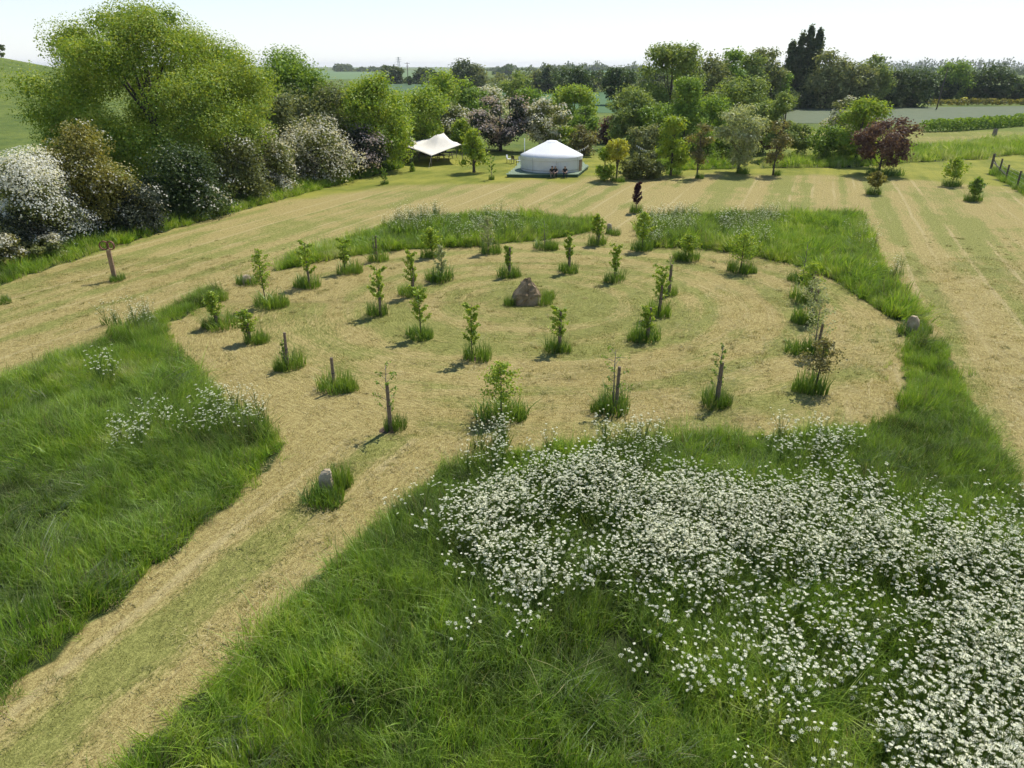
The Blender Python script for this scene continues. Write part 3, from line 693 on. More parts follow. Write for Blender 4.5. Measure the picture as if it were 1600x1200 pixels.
tree('broadleaf_tree', 'pale loose leaved tree behind the golden shrub', 'tree', 992, 232, 128, 92, 'willow', 'round', .0, .9, puffs=34, psize=.6, group=GC)
tree('willow_tree', 'tall slender pale green willow rising mid right', 'tree', 1048, 222, 64, 106, 'willow', 'vase', .0, 1.05, puffs=56, psize=.6, group=GC)
tree('broadleaf_tree', 'olive green tree in front of the tall slender willow', 'tree', 1070, 246, 118, 84, 'green', 'cone', .0, 1.0, puffs=36, psize=.7, group=GC)
tree('shrub', 'grey green shrubs under the pale loose leaved tree', 'shrub', 1006, 246, 190, 60, 'grey', 'shrub', 0, group=GC)
tree('shrub', 'green undergrowth behind the yellow green young tree', 'shrub', 1092, 250, 196, 70, 'green', 'shrub', 0, group=GC)
tree('willow_tree', 'yellow green dome shaped willow behind the white leaved tree', 'tree', 1152, 226, 116, 132, 'willow', 'round', .0, 1.0, puffs=40, psize=.75, group=GC)
tree('shrub', 'dark undergrowth behind the white leaved tree', 'shrub', 1140, 246, 205, 80, 'green', 'shrub', 0, group=GC)
tree('broadleaf_tree', 'tall thin brownish green tree behind the bronze young tree', 'tree', 1226, 250, 130, 58, 'willow', 'round', .1, .75, psize=.65, group=GC)
tree('shrub', 'small maroon tree behind the bronze young tree', 'tree', 1196, 240, 170, 30, 'maroon', 'round', .1, group=GC)
tree('shrub', 'yellow green shrub right of the tall thin tree', 'shrub', 1252, 246, 178, 42, 'willow', 'shrub', 0, group=GC)
tree('hawthorn', 'grey white hawthorn standing in the crop field edge', 'tree', 1312, 216, 146, 48, 'grey', 'round', .0, 1, 'cream', .35, group=GC)
tree('broadleaf_tree', 'mid green tree between the slender willow and the dome shaped willow', 'tree', 1104, 240, 146, 76, 'green', 'round', .0, 1.0, group=GC)
tree('broadleaf_tree', 'soft green tree filling the gap left of the slender willow', 'tree', 1022, 238, 150, 64, 'green', 'round', .0, 1.0, group=GC)
tree('broadleaf_tree', 'soft green tree right of the dome shaped willow', 'tree', 1190, 240, 150, 56, 'willow', 'round', .0, 1.0, group=GC)
tree('broadleaf_tree', 'green tree between the pink hawthorn and the glossy green tree', 'tree', 826, 205, 132, 50, 'green', 'round', .0, 1.0, group=GC)
tree('shrub', 'grey green thicket between the left hedge trees and the tent', 'tree', 690, 226, 150, 60, 'grey', 'round', .0, 1.0, group=GC)
GL = 'young trees at the edge of the mown field'
tree('young_tree', 'yellow green young tree between the tent and the yurt', 'tree', 740, 270, 198, 44, 'yellow', 'cone', .24, .9, puffs=22, trunk_r=.13, group=GL)
tree('shrub', 'round green bush left of the golden shrub', 'shrub', 946, 282, 226, 34, 'bright', 'shrub', 0, .7, group=GL)
tree('shrub', 'golden yellow upright shrub right of the yurt', 'shrub', 965, 283, 207, 32, 'gold', 'round', .35, 1, group=GL, seed=71)
tree('shrub', 'low dark grey green rounded bush right of the golden shrub', 'shrub', 1003, 278, 231, 84, 'hawleaf', 'shrub', 0, 1.2, puffs=40, group=GL)
tree('young_tree', 'yellow green cone shaped young tree behind the purple sapling', 'tree', 1052, 274, 178, 54, 'yellow', 'cone', .16, .95, puffs=28, trunk_r=.09, group=GL)
tree('young_tree', 'thin russet young tree right of the yellow green cone tree', 'tree', 1093, 278, 190, 38, 'brown', 'vase', .28, .4, trunk_r=.07, group=GL)
tree('young_tree', 'white leaved young tree with a straight trunk', 'tree', 1160, 270, 156, 78, 'whitebeam', 'round', .20, .85, puffs=34, psize=.65, trunk_r=.11, group=GL)
tree('young_tree', 'thin bronze leaved young tree right of the white leaved one', 'tree', 1214, 274, 186, 46, 'brown', 'vase', .3, .42, trunk_r=.08, group=GL)
tree('young_tree', 'small dark green tree left of the maroon tree', 'tree', 1290, 252, 188, 58, 'green', 'round', .12, .9, group=GL)
tree('young_tree', 'fresh green tree behind the maroon tree', 'tree', 1346, 256, 148, 76, 'bright', 'round', .08, .95, puffs=30, psize=.75, group=GL)
tree('young_tree', 'maroon leaved spreading tree on the right of the field', 'tree', 1382, 273, 178, 106, 'maroon', 'round', .20, .95, puffs=44, psize=.62, trunk_r=.10, group=GL)
GF = 'trees in the far wood'
FT = [(1102, 190, 76, 80, 'grey', 'round', 'silvery grey willow at the left of the far wood'), (1075, 192, 82, 60, 'poplar', 'round', 'dark tree behind the tall slender willow'),
 (1140, 188, 72, 62, 'green', 'round', 'rounded green tree left of the open crowned tree in the far wood'), (1170, 186, 78, 52, 'willow', 'round', 'pale green tree in the middle of the far wood'),
 (1195, 182, 66, 58, 'grey', 'round', 'open crowned tall tree left of the poplars'), (1212, 182, 100, 50, 'green', 'round', 'lower green tree at the left foot of the poplars'),
 (1296, 170, 66, 62, 'grey', 'round', 'tall loose tree right beside the poplars'), (1340, 170, 92, 62, 'grey', 'round', 'silver green rounded willow right of the poplars'),
 (1366, 169, 82, 50, 'willow', 'round', 'silvery domed willow left of the dark green wood'), (1398, 168, 102, 44, 'poplar', 'round', 'dull grey green tree in front of the far wood'),
 (1428, 167, 104, 64, 'dark', 'round', 'round dark green tree left of the leaning pole'), (1372, 167, 130, 28, 'purple', 'round', 'dark red small tree in the far wood'),
 (1452, 160, 108, 40, 'dark', 'round', 'dark tree just left behind the leaning pole'), (1492, 160, 92, 52, 'green', 'round', 'light green topped tree right of the leaning pole'),
 (1522, 160, 106, 52, 'dark', 'round', 'dark tree in the middle of the right hand wood'), (1556, 160, 95, 62, 'dark', 'round', 'tallest dark tree of the right hand wood'),
 (1588, 160, 118, 46, 'dark', 'round', 'dark tree at the right edge of the photo'), (1640, 160, 112, 60, 'dark', 'round', 'dark tree beyond the right edge of the wood'),
 (1474, 160, 122, 48, 'dark', 'round', 'low dark tree at the foot of the leaning pole'), (1320, 169, 118, 50, 'poplar', 'round', 'dark lower tree between the two silver willows'),
 (898, 160, 96, 64, 'dark', 'round', 'round dark tree above the glossy green tree'), (968, 164, 99, 54, 'dark', 'round', 'round dark tree left of the tall slender willow'),
 (1022, 150, 108, 60, 'poplar', 'round', 'grey tree left behind the tall slender willow'), (858, 146, 99, 34, 'poplar', 'round', 'grey green tree above the yurt apex'),
 (838, 146, 108, 36, 'grey', 'round', 'pale rounded tree left of the grey green tree above the yurt'), (724, 142, 86, 46, 'poplar', 'round', 'tall dark tree rising on the horizon above the cream tent'),
 (742, 142, 97, 40, 'grey', 'round', 'grey willow beside the tall dark horizon tree'), (930, 142, 108, 38, 'poplar', 'round', 'grey green tree between the two round dark trees'),
 (612, 131, 100, 44, 'poplar', 'round', 'dull green clump left of the far utility pole'), (664, 131, 104, 46, 'poplar', 'round', 'dull green clump right of the far utility pole'),
 (690, 134, 110, 30, 'dark', 'round', 'small dark tree left of the tall dark horizon tree'), (785, 140, 112, 44, 'grey', 'round', 'pale tree in the hedgerow above the pink hawthorn'),
 (640, 133, 119, 14, 'dark', 'round', 'tiny dark bush beside the far utility pole'), (4, 118, 66, 30, 'poplar', 'round', 'dark tree on the hill top at the left edge')]
for (cx, by, tp, w, kd, sh, lb) in FT:
    if cx == 4: tree('far_tree', lb, 'tree', -4, by, tp, 36, kd, sh, .0, group=GF, Y=185); continue
    tree('far_tree', lb, 'tree', cx, by, tp, w, kd, sh, .02, 1.0, psize=.85, group=GF)
for i, (cx, tp, w) in enumerate([(1232, 62, 26), (1247, 46, 26), (1260, 37, 26), (1273, 42, 24)]):
    tree('poplar_tree', ['leftmost and lowest of the four dark columnar poplars', 'second poplar from the left of the four', 'tallest of the four dark columnar poplars', 'rightmost of the four dark columnar poplars'][i],
         'tree', cx, 168, tp, w, 'poplar', 'column', .0, 1.9, group=GF, puffs=70, psize=.45)
tree('shrub', 'pale yellow round bush in front of the right hand wood', 'shrub', 1508, 163, 151, 14, 'gold', 'shrub', 0, group=GF)

# hedges: long leafy bodies
def hedge(name, label, pts, h, th, kind, seed, L=None, dens=1.0):
    r = R(seed); pw = [P(a, b) for a, b in pts]; c = sum(pw, Vector())/len(pw); V = []; Fs = []; n0 = 0
    Vs = []; POS = []; mb = MB()
    for a, b in zip(pw[:-1], pw[1:]):
        ln = (b-a).length; d = (b-a).normalized(); nn = Vector((-d.y, d.x, 0)); lf = L or 2.4*mpp(a.y)/.64
        n = int(4.2*dens*ln*(h+th)/(lf*lf)); t = r.rand(n); zz = r.rand(n)**.7; q = r.uniform(-1, 1, n)
        hh = h*(.78+.4*vnoise(t*ln*.35, np.zeros(n), seed)); ww = th*.5*(1.05-.4*zz**3)*(.8+.4*vnoise(t*ln*.5, zz*2, seed+2))
        POS.append(np.array(a)+np.outer(t*ln, np.array(d))+np.outer(q*ww, np.array(nn))+np.outer(zz*hh, [0, 0, 1]))
    pos = np.concatenate(POS)-np.array(c); N = len(pos)
    Vv, Fq = leaf_cards(pos, unit(r, N)*.9+np.array([0, 0, .5]), lf, r, .65)
    o = link(bpy.data.objects.new(name, np_mesh(name, Vv, Fq, [LM(kind)]))); o.location = c; tag(o, label, 'hedge'); NLEAF[0] += N
hedge('hedge', 'clipped green hedge across the right behind the yellow mown strip', [(1440, 206), (1480, 205), (1540, 201), (1600, 196), (1720, 190)], 2.1, 2.2, 'green', 3)
hedge('hedge', 'low yellowish hedge in front of the right hand wood', [(1450, 165), (1560, 164), (1700, 163)], 1.6, 1.5, 'olive', 4)
hedge('hedge', 'dark far hedge at the back of the green crop field', [(790, 144), (860, 144), (945, 144)], 4.6, 3, 'shade', 6)
hedge('hedge', 'thin far hedge in front of the distant fields on the left', [(598, 127), (640, 131), (720, 134)], 2.2, 3, 'poplar', 8)
hedge('hedge', 'bushy dark understory at the foot of the poplars', [(1090, 190), (1180, 184), (1240, 170), (1400, 168)], 4, 4, 'poplar', 9, dens=.8)
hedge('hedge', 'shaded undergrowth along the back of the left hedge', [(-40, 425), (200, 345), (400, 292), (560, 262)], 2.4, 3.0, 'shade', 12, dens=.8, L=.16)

# distant woods on the horizon, one mass each
def wood(label, x0, x1, Y, h, kind, seed, gaps=.3):
    r = R(seed); n = 3600; X0, X1 = X_at(x0, 103, Y), X_at(x1, 103, Y); t = r.rand(n)
    hh = h*np.clip(.75*vnoise(t*(X1-X0)/9, np.zeros(n), seed)+.75*vnoise(t*(X1-X0)/31, np.zeros(n), seed+3)-gaps*.6, .08, 1.0)*(.7+.6*r.rand(n))
    pos = np.column_stack([X0+t*(X1-X0), Y+r.randn(n)*14, r.rand(n)**.8*hh])
    V, Fq = leaf_cards(pos, unit(r, n)+np.array([0, 0, .4]), 2.2*mpp(Y, 10)/.64, r, .8)
    tag(link(bpy.data.objects.new('distant_wood', np_mesh('distant_wood', V, Fq, [LM(kind)]))), label, 'wood', kind='stuff')
wood('far hedgerow on the horizon left of the pylon', 524, 610, 1500, 13, 'poplar', 1, .35)
wood('far hedgerow with single trees on the horizon above the yurt', 750, 1010, 1700, 19, 'poplar', 2, .6)
wood('small dark copse on the horizon above the pink hawthorn', 770, 800, 1000, 15, 'dark', 3, .0)
wood('hazy belt of woodland on the right horizon', 1340, 1900, 1900, 26, 'poplar', 4, .15)
wood('nearer hazy woodland behind the right hand wood', 1370, 1900, 900, 11, 'dark', 5, .45)
wood('mid distance hedgerow trees above the yurt', 700, 1060, 480, 8.5, 'poplar', 6, .1)
wood('mid distance hedgerow trees between yurt and willow', 760, 1060, 330, 6, 'grey', 7, .3)
wood('far woodland beyond the left frame', -300, 60, 700, 10, 'poplar', 8, .3)

# ------------------------------------------------------------------ saplings of the tree ring
M_STAKE = surf_mat('stake_wood', (.12, .085, .055), (.27, .20, .135), 14, .9, .3)
M_TIE = surf_mat('rubber_tie', (.012, .012, .012), (.03, .03, .03), 8, .7)
M_SOIL = surf_mat('bare_soil', (.07, .042, .03), (.17, .105, .075), 9, 1, .8)
M_DEAD = surf_mat('dry_thatch', (.16, .12, .07), (.3, .24, .15), 12, 1, .5)
# tufts stand alone, so their clump tint is a plain number in the mesh
m, nt, out = mat('tuft_grass')
isl = nd(nt, 'ShaderNodeNewGeometry').outputs['Random Per Island']; orr = nd(nt, 'ShaderNodeObjectInfo').outputs['Random']
f = math_(nt, 'ADD', math_(nt, 'MULTIPLY', isl, .55), math_(nt, 'MULTIPLY', orr, .4))
col = ramp(nt, f, [(0, (.06, .115, .015)), (.45, (.14, .245, .026)), (.8, (.25, .35, .04)), (1, (.36, .41, .11))])
col = mixc(nt, math_(nt, 'MULTIPLY', math_(nt, 'POWER', attr(nt, 'along'), 2.5), .35), col, (.22, .28, .08))
foliage_shader(nt, out, col, .38, .04); M_TUFT = m
TUFTS = [blade_mesh('grass_tuft', M_TUFT, 300, .5, .22, .58+.05*i, .022, .6, 900+i) for i in range(5)]
def tuft(label, x, y, wpx, seed, hs=1.0, group='grass tufts left round the saplings'):
    r = R(seed); o = bpy.data.objects.new('grass_tuft', TUFTS[seed % 5]); C.objects.link(o)
    s = wpx*mpp(y, 0)/1.0; o.location = (x, y, float(H(x, y))); o.rotation_euler = (0, 0, r.rand()*6.28); o.scale = (s*(.9+.3*r.rand()), s*.8, min(1.3, .6+.5*s)*hs*(.85+.3*r.rand()))
    tag(o, label, 'grass tuft', group); return o
def sapling(px, py, top, cw, stake, typ, tw, who, seed, tuft_dx=0, soil=False, stake_dx=0.0, kind=None):
    """px,py foot; top row of the tree; cw crown width in px; stake row of the stake's top or None"""
    r = R(seed); g = P(px, py); Y = g.y; k = mpp(Y, 1)
    loc = (g.x, Y, 0.0); e = empty('sapling' if typ != 'none' else 'tree_stake', loc)
    lab = {'vine': 'young tree with bright green leaves', 'bushy': 'young leafy tree with a rounded crown', 'sparse': 'thin young tree with few leaves', 'brown': 'young tree with bronze brown leaves',
           'none': 'bare wooden stake', 'purple': 'young tree with dark purple leaves', 'pale': 'young tree with pale green leaves'}[typ]
    tag(e, lab+', '+who, 'sapling' if typ != 'none' else 'stake', 'saplings of the tree ring')
    h = Z_at(top, Y)
    if typ != 'none':
        mb = MB(); bend = (r.rand(2)-.5)*.14
        st = [(0, 0, -.1), (bend[0]*.5, bend[1]*.5, h*.35), (bend[0], bend[1], h*.7), (bend[0]*.4+(r.rand()-.5)*.1, 0, h*.97)]
        mb.tube(st, [.026, .022, .015, .006], 6)
        cwm = cw*k; zb = {'vine': .36, 'bushy': .36, 'sparse': .30, 'brown': .42, 'purple': .35, 'pale': .30}[typ]*h
        nb = {'vine': 15, 'bushy': 18, 'sparse': 12, 'brown': 18, 'purple': 14, 'pale': 15}[typ]; tips = []
        for i in range(nb):
            t = (i+.5)/nb; z = zb+(h*.93-zb)*t; a = i*2.4+r.rand(); 
            prof = {'vine': .75+.5*r.rand(), 'bushy': math.sin(math.pi*(.18+.78*t))*1.1, 'sparse': .6+.5*r.rand(), 'brown': math.sin(math.pi*(.25+.7*t))*1.15, 'purple': .9-.5*t, 'pale': math.sin(math.pi*(.2+.75*t))}[typ]
            q = cwm/2*prof*(.7+.4*r.rand()); s0 = Vector((bend[0]*z/h, bend[1]*z/h, z-.12*h*(1-t)))
            tp = Vector((q*math.cos(a), q*math.sin(a)*.9, z+.05*h)); tips.append((s0, tp))
            mb.tube([s0, (s0+tp)/2+Vector((0, 0, .01)), tp], [.010, .007, .003], 4, False)
        mb.build('trunk', M_PALEBARK if typ in ('sparse', 'pale') else M_BARK, e, smooth=True)
        nl = {'vine': 44, 'bushy': 56, 'sparse': 20, 'brown': 56, 'purple': 44, 'pale': 48}[typ]; pos = []; nr = []
        for s0, tp in tips:
            n = int(nl*(.6+.8*r.rand())); t = r.uniform(.15 if typ != 'sparse' else .4, 1.1, n)[:, None]
            d = unit(r, n); jit = {'vine': .085, 'bushy': .11, 'sparse': .06, 'brown': .10, 'purple': .10, 'pale': .10}[typ]*max(.8, cwm)
            pos.append(np.array(s0)*(1-t)+np.array(tp)*t+d*(jit*(.4+r.rand(n)))[:, None]); nr.append(d*.3+np.array([0, 0, .6])+unit(r, n)*.8)
        L = {'vine': .105, 'bushy': .09, 'sparse': .065, 'brown': .085, 'purple': .10, 'pale': .08}[typ]*max(1, Y/32)
        V, Fq = leaf_cards(np.concatenate(pos), np.concatenate(nr), L, r, .75)
        lm = LM(kind or {'vine': 'bright', 'bushy': 'bright', 'sparse': 'green', 'brown': 'brown', 'purple': 'purple', 'pale': 'whitebeam'}[typ])
        link(bpy.data.objects.new('crown', np_mesh('crown', V, Fq, [lm])), e)
    if stake is not None:
        hs = Z_at(stake, Y); dx = stake_dx*k+(.0 if typ == 'none' else .07)
        mb = MB(); lx = (r.rand()-.5)*.10
        mb.tube([(dx, -.05, -.2), (dx+lx*.5, -.05, hs*.5), (dx+lx, -.05, hs)], [.056, .054, .050], 8)
        stk_o = mb.build('stake', M_STAKE, e, smooth=False)
        tz = hs*.55
        mt = MB(); mt.tube([(dx+lx*.55+.055*math.cos(q), -.05+.055*math.sin(q), tz+.01*math.cos(q*2)) for q in np.linspace(0, 6.283, 11)], .012, 4, False)
        mt.tube([(dx+lx*.55, -.01, tz), (0, .02, tz-.02)], .012, 4); mt.build('tie', M_TIE, stk_o)
    if soil:
        bm = MB(); n = 18; V = [(0, 0, .05)]+[(.42*(.75+.5*r.rand())*math.cos(6.283*i/n), .36*(.75+.5*r.rand())*math.sin(6.283*i/n), .006) for i in range(n)]
        bm.add(V, (), [(0, 1+i, 1+(i+1) % n) for i in range(n)]); bm.build('soil', M_SOIL, e, smooth=True)
    if tw:
        tuft('grass round the foot of the '+lab.split(' with')[0].split(' young')[0].replace('bare wooden stake','stake').replace('young leafy tree','sapling').replace('young tree','sapling').replace('thin','sapling')+', '+who, g.x+tuft_dx*k, Y+.08, tw, seed, 1.0)
        if soil is False and tw > 40: tuft('small side clump by the '+who, g.x+tuft_dx*k+(.28 if seed % 2 else -.28)*tw*k, Y-.05, tw*.55, seed+3, .85)
S = [
 (608, 672, 566, 44, 600, 'sparse', 42, 'leftmost leafless one in the front row', 10, True),
 (783, 652, 566, 62, None, 'bushy', 78, 'leafy one in the middle of the front row', 0, False),
 (958, 640, 543, 52, 572, 'sparse', 66, 'one in the front row before the white flowers', 0, False),
 (1117, 632, 538, 26, 565, 'sparse', 52, 'second from the right in the front row', 0, False),
 (1273, 610, 528, 62, None, 'brown', 62, 'nearest of the right hand column', -4, False),
 (1272, 552, 462, 52, 505, 'pale', 58, 'second nearest of the right hand column', -12, False),
 (1266, 503, 432, 44, 452, 'pale', 50, 'third nearest of the right hand column', -6, False),
 (1262, 470, 410, 40, 424, 'bushy', 50, 'second furthest of the right hand column', -6, False),
 (1253, 440, 380, 34, None, 'sparse', 40, 'furthest of the right hand column', -4, False),
 (1157, 425, 362, 48, None, 'bushy', 46, 'one between the right column and gap', 0, False),
 (1075, 405, 366, 34, None, 'bushy', 48, 'small one just right of the gap', 0, False),
 (1003, 391, 330, 30, None, 'bushy', 36, 'one at the right side of the gap', 0, False),
 (933, 382, 334, 22, 358, 'bushy', 32, 'one at the left side of the gap', 0, False),
 (851, 388, 344, 22, None, 'sparse', 42, 'one before the middle of the left strip', 0, False),
 (763, 396, 336, 28, None, 'pale', 36, 'tallest one before the left grass strip', 4, False),
 (674, 402, 356, 32, None, 'bushy', 34, 'small bushy one before the left grass strip', 0, False),
 (587, 408, 366, 16, 368, 'sparse', 36, 'staked thin one at the back left', 4, False),
 (540, 426, 372, 24, None, 'vine', 42, 'second leafy one from the back left stake', 6, False),
 (482, 448, 376, 24, 408, 'vine', 44, 'one halfway along the left back arc', 0, False),
 (416, 478, 386, 30, None, 'bushy', 60, 'tall one at the left with a tufted top', 6, False),
 (338, 510, 456, 26, 482, 'bushy', 58, 'leftmost one of the ring', 8, False),
 (389, 535, 484, 30, 490, 'bushy', 44, 'short one just right of the leftmost', 10, False),
 (448, 576, 530, 14, 519, 'sparse', 48, 'stunted one behind a tall stake at the left', 6, False),
 (524, 610, 500, 10, 558, 'none', 64, 'standing alone at the left of the front row', 0, False),
 (738, 562, 472, 24, None, 'vine', 50, 'nearest slender one of the inner ring', 8, True),
 (872, 548, 478, 26, 487, 'vine', 44, 'inner ring one in front of the big stone', -4, False),
 (1009, 530, 478, 20, 480, 'vine', 58, 'short inner ring one at the right front', 0, False),
 (1028, 492, 412, 26, 445, 'vine', 40, 'tall inner ring one at the right', 2, False),
 (1043, 462, 398, 14, 413, 'sparse', 30, 'inner ring one behind the tall right one', 2, False),
 (960, 440, 380, 16, None, 'vine', 36, 'slender inner ring one right behind the stone', 0, False),
 (888, 425, 360, 14, 384, 'vine', 36, 'inner ring one straight behind the stone', 0, False),
 (794, 432, 384, 10, 386, 'vine', 42, 'short staked inner ring one left behind the stone', 0, False),
 (690, 438, 382, 18, None, 'pale', 48, 'pale inner ring one at the back left', 0, False),
 (644, 462, 390, 20, 416, 'vine', 38, 'inner ring one furthest back on the left', -2, False),
 (593, 492, 414, 24, 444, 'vine', 36, 'inner ring one furthest left', -4, False),
 (658, 527, 446, 26, None, 'vine', 48, 'inner ring one left of the nearest slender one', -4, False),
]
for i, (px, py, tp, cw, stk, ty, tw, who, tdx, soil) in enumerate(S):
    sapling(px, py, tp, cw, stk, ty, tw, who, 1000+i*7, tdx, soil)
# single young trees out in the field
sapling(994, 332, 284, 18, None, 'purple', 26, 'standing alone beyond the gap', 2001)
sapling(1365, 304, 268, 26, None, 'brown', 28, 'left of the three small trees by the fence', 2002, kind='olive')
sapling(1487, 291, 248, 36, None, 'bushy', 28, 'largest of the three small trees by the fence', 2003)
sapling(1521, 314, 278, 24, None, 'bushy', 30, 'nearest the fence of the three small trees', 2004, kind='green')
sapling(601, 288, 262, 12, None, 'sparse', 14, 'alone in front of the left hedge end', 2005)
sapling(768, 281, 242, 14, None, 'sparse', 12, 'left of the yurt deck', 2006)
sapling(644, 268, 254, 8, None, 'sparse', 10, 'in front of the cream tent', 2007)
g_ = P(0, 474); tuft('small uncut tuft at the very left edge of the field', g_.x, g_.y, 34, 2010, .8, 'loose grass tufts')
g_ = P(387, 443); tuft('small tuft with a pale stone at the left of the ring', g_.x, g_.y, 38, 2011, .9, 'loose grass tufts')
g_ = P(340, 470); tuft('grass clump at the tip of the left patch', g_.x, g_.y, 34, 2012, .9, 'loose grass tufts')
for i, (px, py, tw, lb) in enumerate([(1053, 272, 30, 'yellow green cone shaped tree'), (1093, 279, 14, 'russet young tree'), (1160, 271, 20, 'white leaved young tree'), (1214, 274, 14, 'bronze young tree'), (1382, 273, 46, 'maroon tree'), (965, 284, 24, 'golden shrub'),
                                      (1346, 258, 26, 'fresh green tree behind the maroon one')]):
    q = P(px, py); tuft('uncut grass under the '+lb, q.x, q.y, tw, 2100+i, 1.1)

# ------------------------------------------------------------------ standing stones
M_STONE = surf_mat('sandstone', (.13, .09, .045), (.27, .19, .10), 2.2, .95, .7, c3=(.42, .32, .20))
M_GREY = surf_mat('grey_stone', (.24, .175, .10), (.42, .33, .205), 4, .95, .7, c3=(.60, .51, .36))
def stone(name, label, px, py, rings, m, seed, rz=0.0, n=14, rough=.16):
    """rings: (height, half width x, half width y, shift x, shift y)"""
    r = R(seed); bm = bmesh.new(); prev = None
    ang = [6.283*i/n+(r.rand()-.5)*.25 for i in range(n)]; rad = [1+(r.rand()-.5)*.28 for _ in range(n)]
    for (z, a, b, sx, sy) in rings:
        row = []
        for i, q in enumerate(ang):
            c, s = math.cos(q), math.sin(q); p = 3.2; k = (abs(c)**p+abs(s)**p)**(-1/p)*rad[i]*(1+(r.rand()-.5)*rough)
            row.append(bm.verts.new((sx+a*k*c, sy+b*k*s, z+(r.rand()-.5)*.05*a)))
        if prev:
            for i in range(n): bm.faces.new((prev[i], prev[(i+1) % n], row[(i+1) % n], row[i]))
        prev = row
    bm.faces.new(prev)
    bmesh.ops.subdivide_edges(bm, edges=bm.edges[:], cuts=1, use_grid_fill=True)
    for v in bm.verts:
        v.co += Vector(r.randn(3))*rough*.22*max(rings[0][1], .2)
    me = bpy.data.meshes.new(name); bm.to_mesh(me); bm.free(); me.materials.append(m)
    o = link(bpy.data.objects.new(name, me)); g = P(px, py); o.location = (g.x, g.y, 0); o.rotation_euler = (0, 0, rz)
    tag(o, label, 'stone', 'standing stones'); return o
stone('boulder', 'large pointed brown boulder in the centre of the ring', 824, 474, [(-.15, .66, .40, 0, 0), (.22, .66, .42, 0, 0), (.48, .57, .36, .0, .04), (.76, .40, .26, .0, .10), (.98, .22, .17, .0, .15), (1.14, .09, .08, .02, .18)], M_STONE, 4, .05)
for i, (px, py, tw) in enumerate([(797, 476, 26), (850, 474, 34), (856, 466, 26)]):
    q = P(px, py); tuft(['tuft at the left foot of the big boulder', 'large tuft at the right foot of the big boulder', 'tuft behind the right side of the big boulder'][i], q.x, q.y, tw, 2200+i, .95, 'grass round the stones')
stone('standing_stone', 'grey upright stone in a tuft beside the mown path', 511, 768, [(-.1, .18, .15, 0, 0), (.22, .19, .15, 0, 0), (.40, .17, .13, .01, 0), (.54, .14, .10, .03, .02), (.63, .07, .06, .07, .03)], M_GREY, 8, .2, n=8)
q = P(514, 774); tuft('dense tuft round the grey stone beside the path', q.x, q.y+.1, 68, 2301, 1.2, 'grass round the stones')
q = P(503, 786); tuft('front of the tuft round the grey stone by the path', q.x, q.y, 62, 2302, .8, 'grass round the stones')
q = P(532, 758); tuft('taller tuft right of the grey stone by the path', q.x, q.y, 44, 2303, 1.25, 'grass round the stones')
stone('standing_stone', 'grey block stone at the right edge of the ring', 1424, 520, [(-.1, .24, .20, 0, 0), (.3, .25, .20, 0, 0), (.55, .22, .17, -.02, 0), (.72, .13, .10, -.05, 0)], M_GREY, 12, .5, n=9)
q = P(1424, 524); tuft('tuft round the grey block stone at the right', q.x, q.y, 50, 2304, .8, 'grass round the stones')
q = P(1444, 518); tuft('tuft right of the grey block stone', q.x, q.y, 30, 2305, 1.0, 'grass round the stones')
stone('standing_stone', 'small pale stone at the left of the gap behind the ring', 951, 364, [(-.1, .17, .14, 0, 0), (.3, .17, .14, 0, 0), (.52, .15, .12, 0, 0), (.62, .09, .08, 0, 0)], M_GREY, 16, .1, n=9)
q = P(958, 366); tuft('tuft right of the small pale stone in the gap', q.x, q.y, 26, 2306, .9, 'grass round the stones')
stone('standing_stone', 'low pale stone half hidden in a tuft at the left', 386, 444, [(-.1, .20, .16, 0, 0), (.3, .2, .16, 0, 0), (.42, .16, .12, 0, 0), (.48, .09, .07, 0, 0)], M_GREY, 20, .9, n=9)

# ------------------------------------------------------------------ yurt on its deck
M_CANVAS = surf_mat('white_canvas', (.80, .79, .76), (.86, .855, .84), .8, .9, .05)
M_WALL = surf_mat('canvas_wall', (.72, .70, .66), (.79, .775, .74), 1.1, .9, .08)
M_ROPE = surf_mat('rope', (.35, .31, .24), (.5, .45, .36), 10, .9)
M_DECK = surf_mat('green_deck', (.13, .19, .11), (.23, .29, .18), 1.2, .85, .1)
M_SKIRT = surf_mat('green_skirt', (.04, .085, .045), (.07, .13, .07), 2, .8)
YC = Vector((X_at(861.5, 262, 75.6), 75.6, 0)); YR, DK = 3.10, .32
yurt = empty('yurt', (YC.x, YC.y, DK)); tag(yurt, 'round white canvas yurt with a shallow conical roof on a green deck', 'yurt')
def lathe(name, prof, m, parent, n=48, wob=0.0, seed=0, smooth=True):
    r = R(seed); ph = r.rand(8)*6.28; V = []; k = len(prof)
    for i in range(n):
        a = 6.2832*i/n
        for (rad, z) in prof:
            w = 1+wob*(math.sin(a*12+ph[0])*.5+math.sin(a*7+ph[1]+z*2)*.5); V.append((rad*w*math.cos(a), rad*w*math.sin(a), z))
    Q = [(i*k+j, ((i+1) % n)*k+j, ((i+1) % n)*k+j+1, i*k+j+1) for i in range(n) for j in range(k-1)]
    return link(bpy.data.objects.new(name, np_mesh(name, V, np.array(Q), [m], smooth=smooth)), parent)
WH = 1.44
y_wall = lathe('wall', [(YR-.02, .01), (YR, .3), (YR+.015, .8), (YR, 1.2), (YR-.03, WH)], M_WALL, yurt, 72, .006, 1)
y_roof = lathe('roof', [(YR+.06, WH-.10), (YR+.07, WH+.02), (YR*.82, WH+.32), (YR*.55, WH+.73), (YR*.32, WH+1.08), (YR*.19, WH+1.27)], M_CANVAS, yurt, 64, .005, 2)
lathe('crown_cap', [(YR*.215, WH+1.245), (YR*.17, WH+1.34), (YR*.07, WH+1.39), (.01, WH+1.40)], M_CANVAS, y_roof, 32, .03, 3)
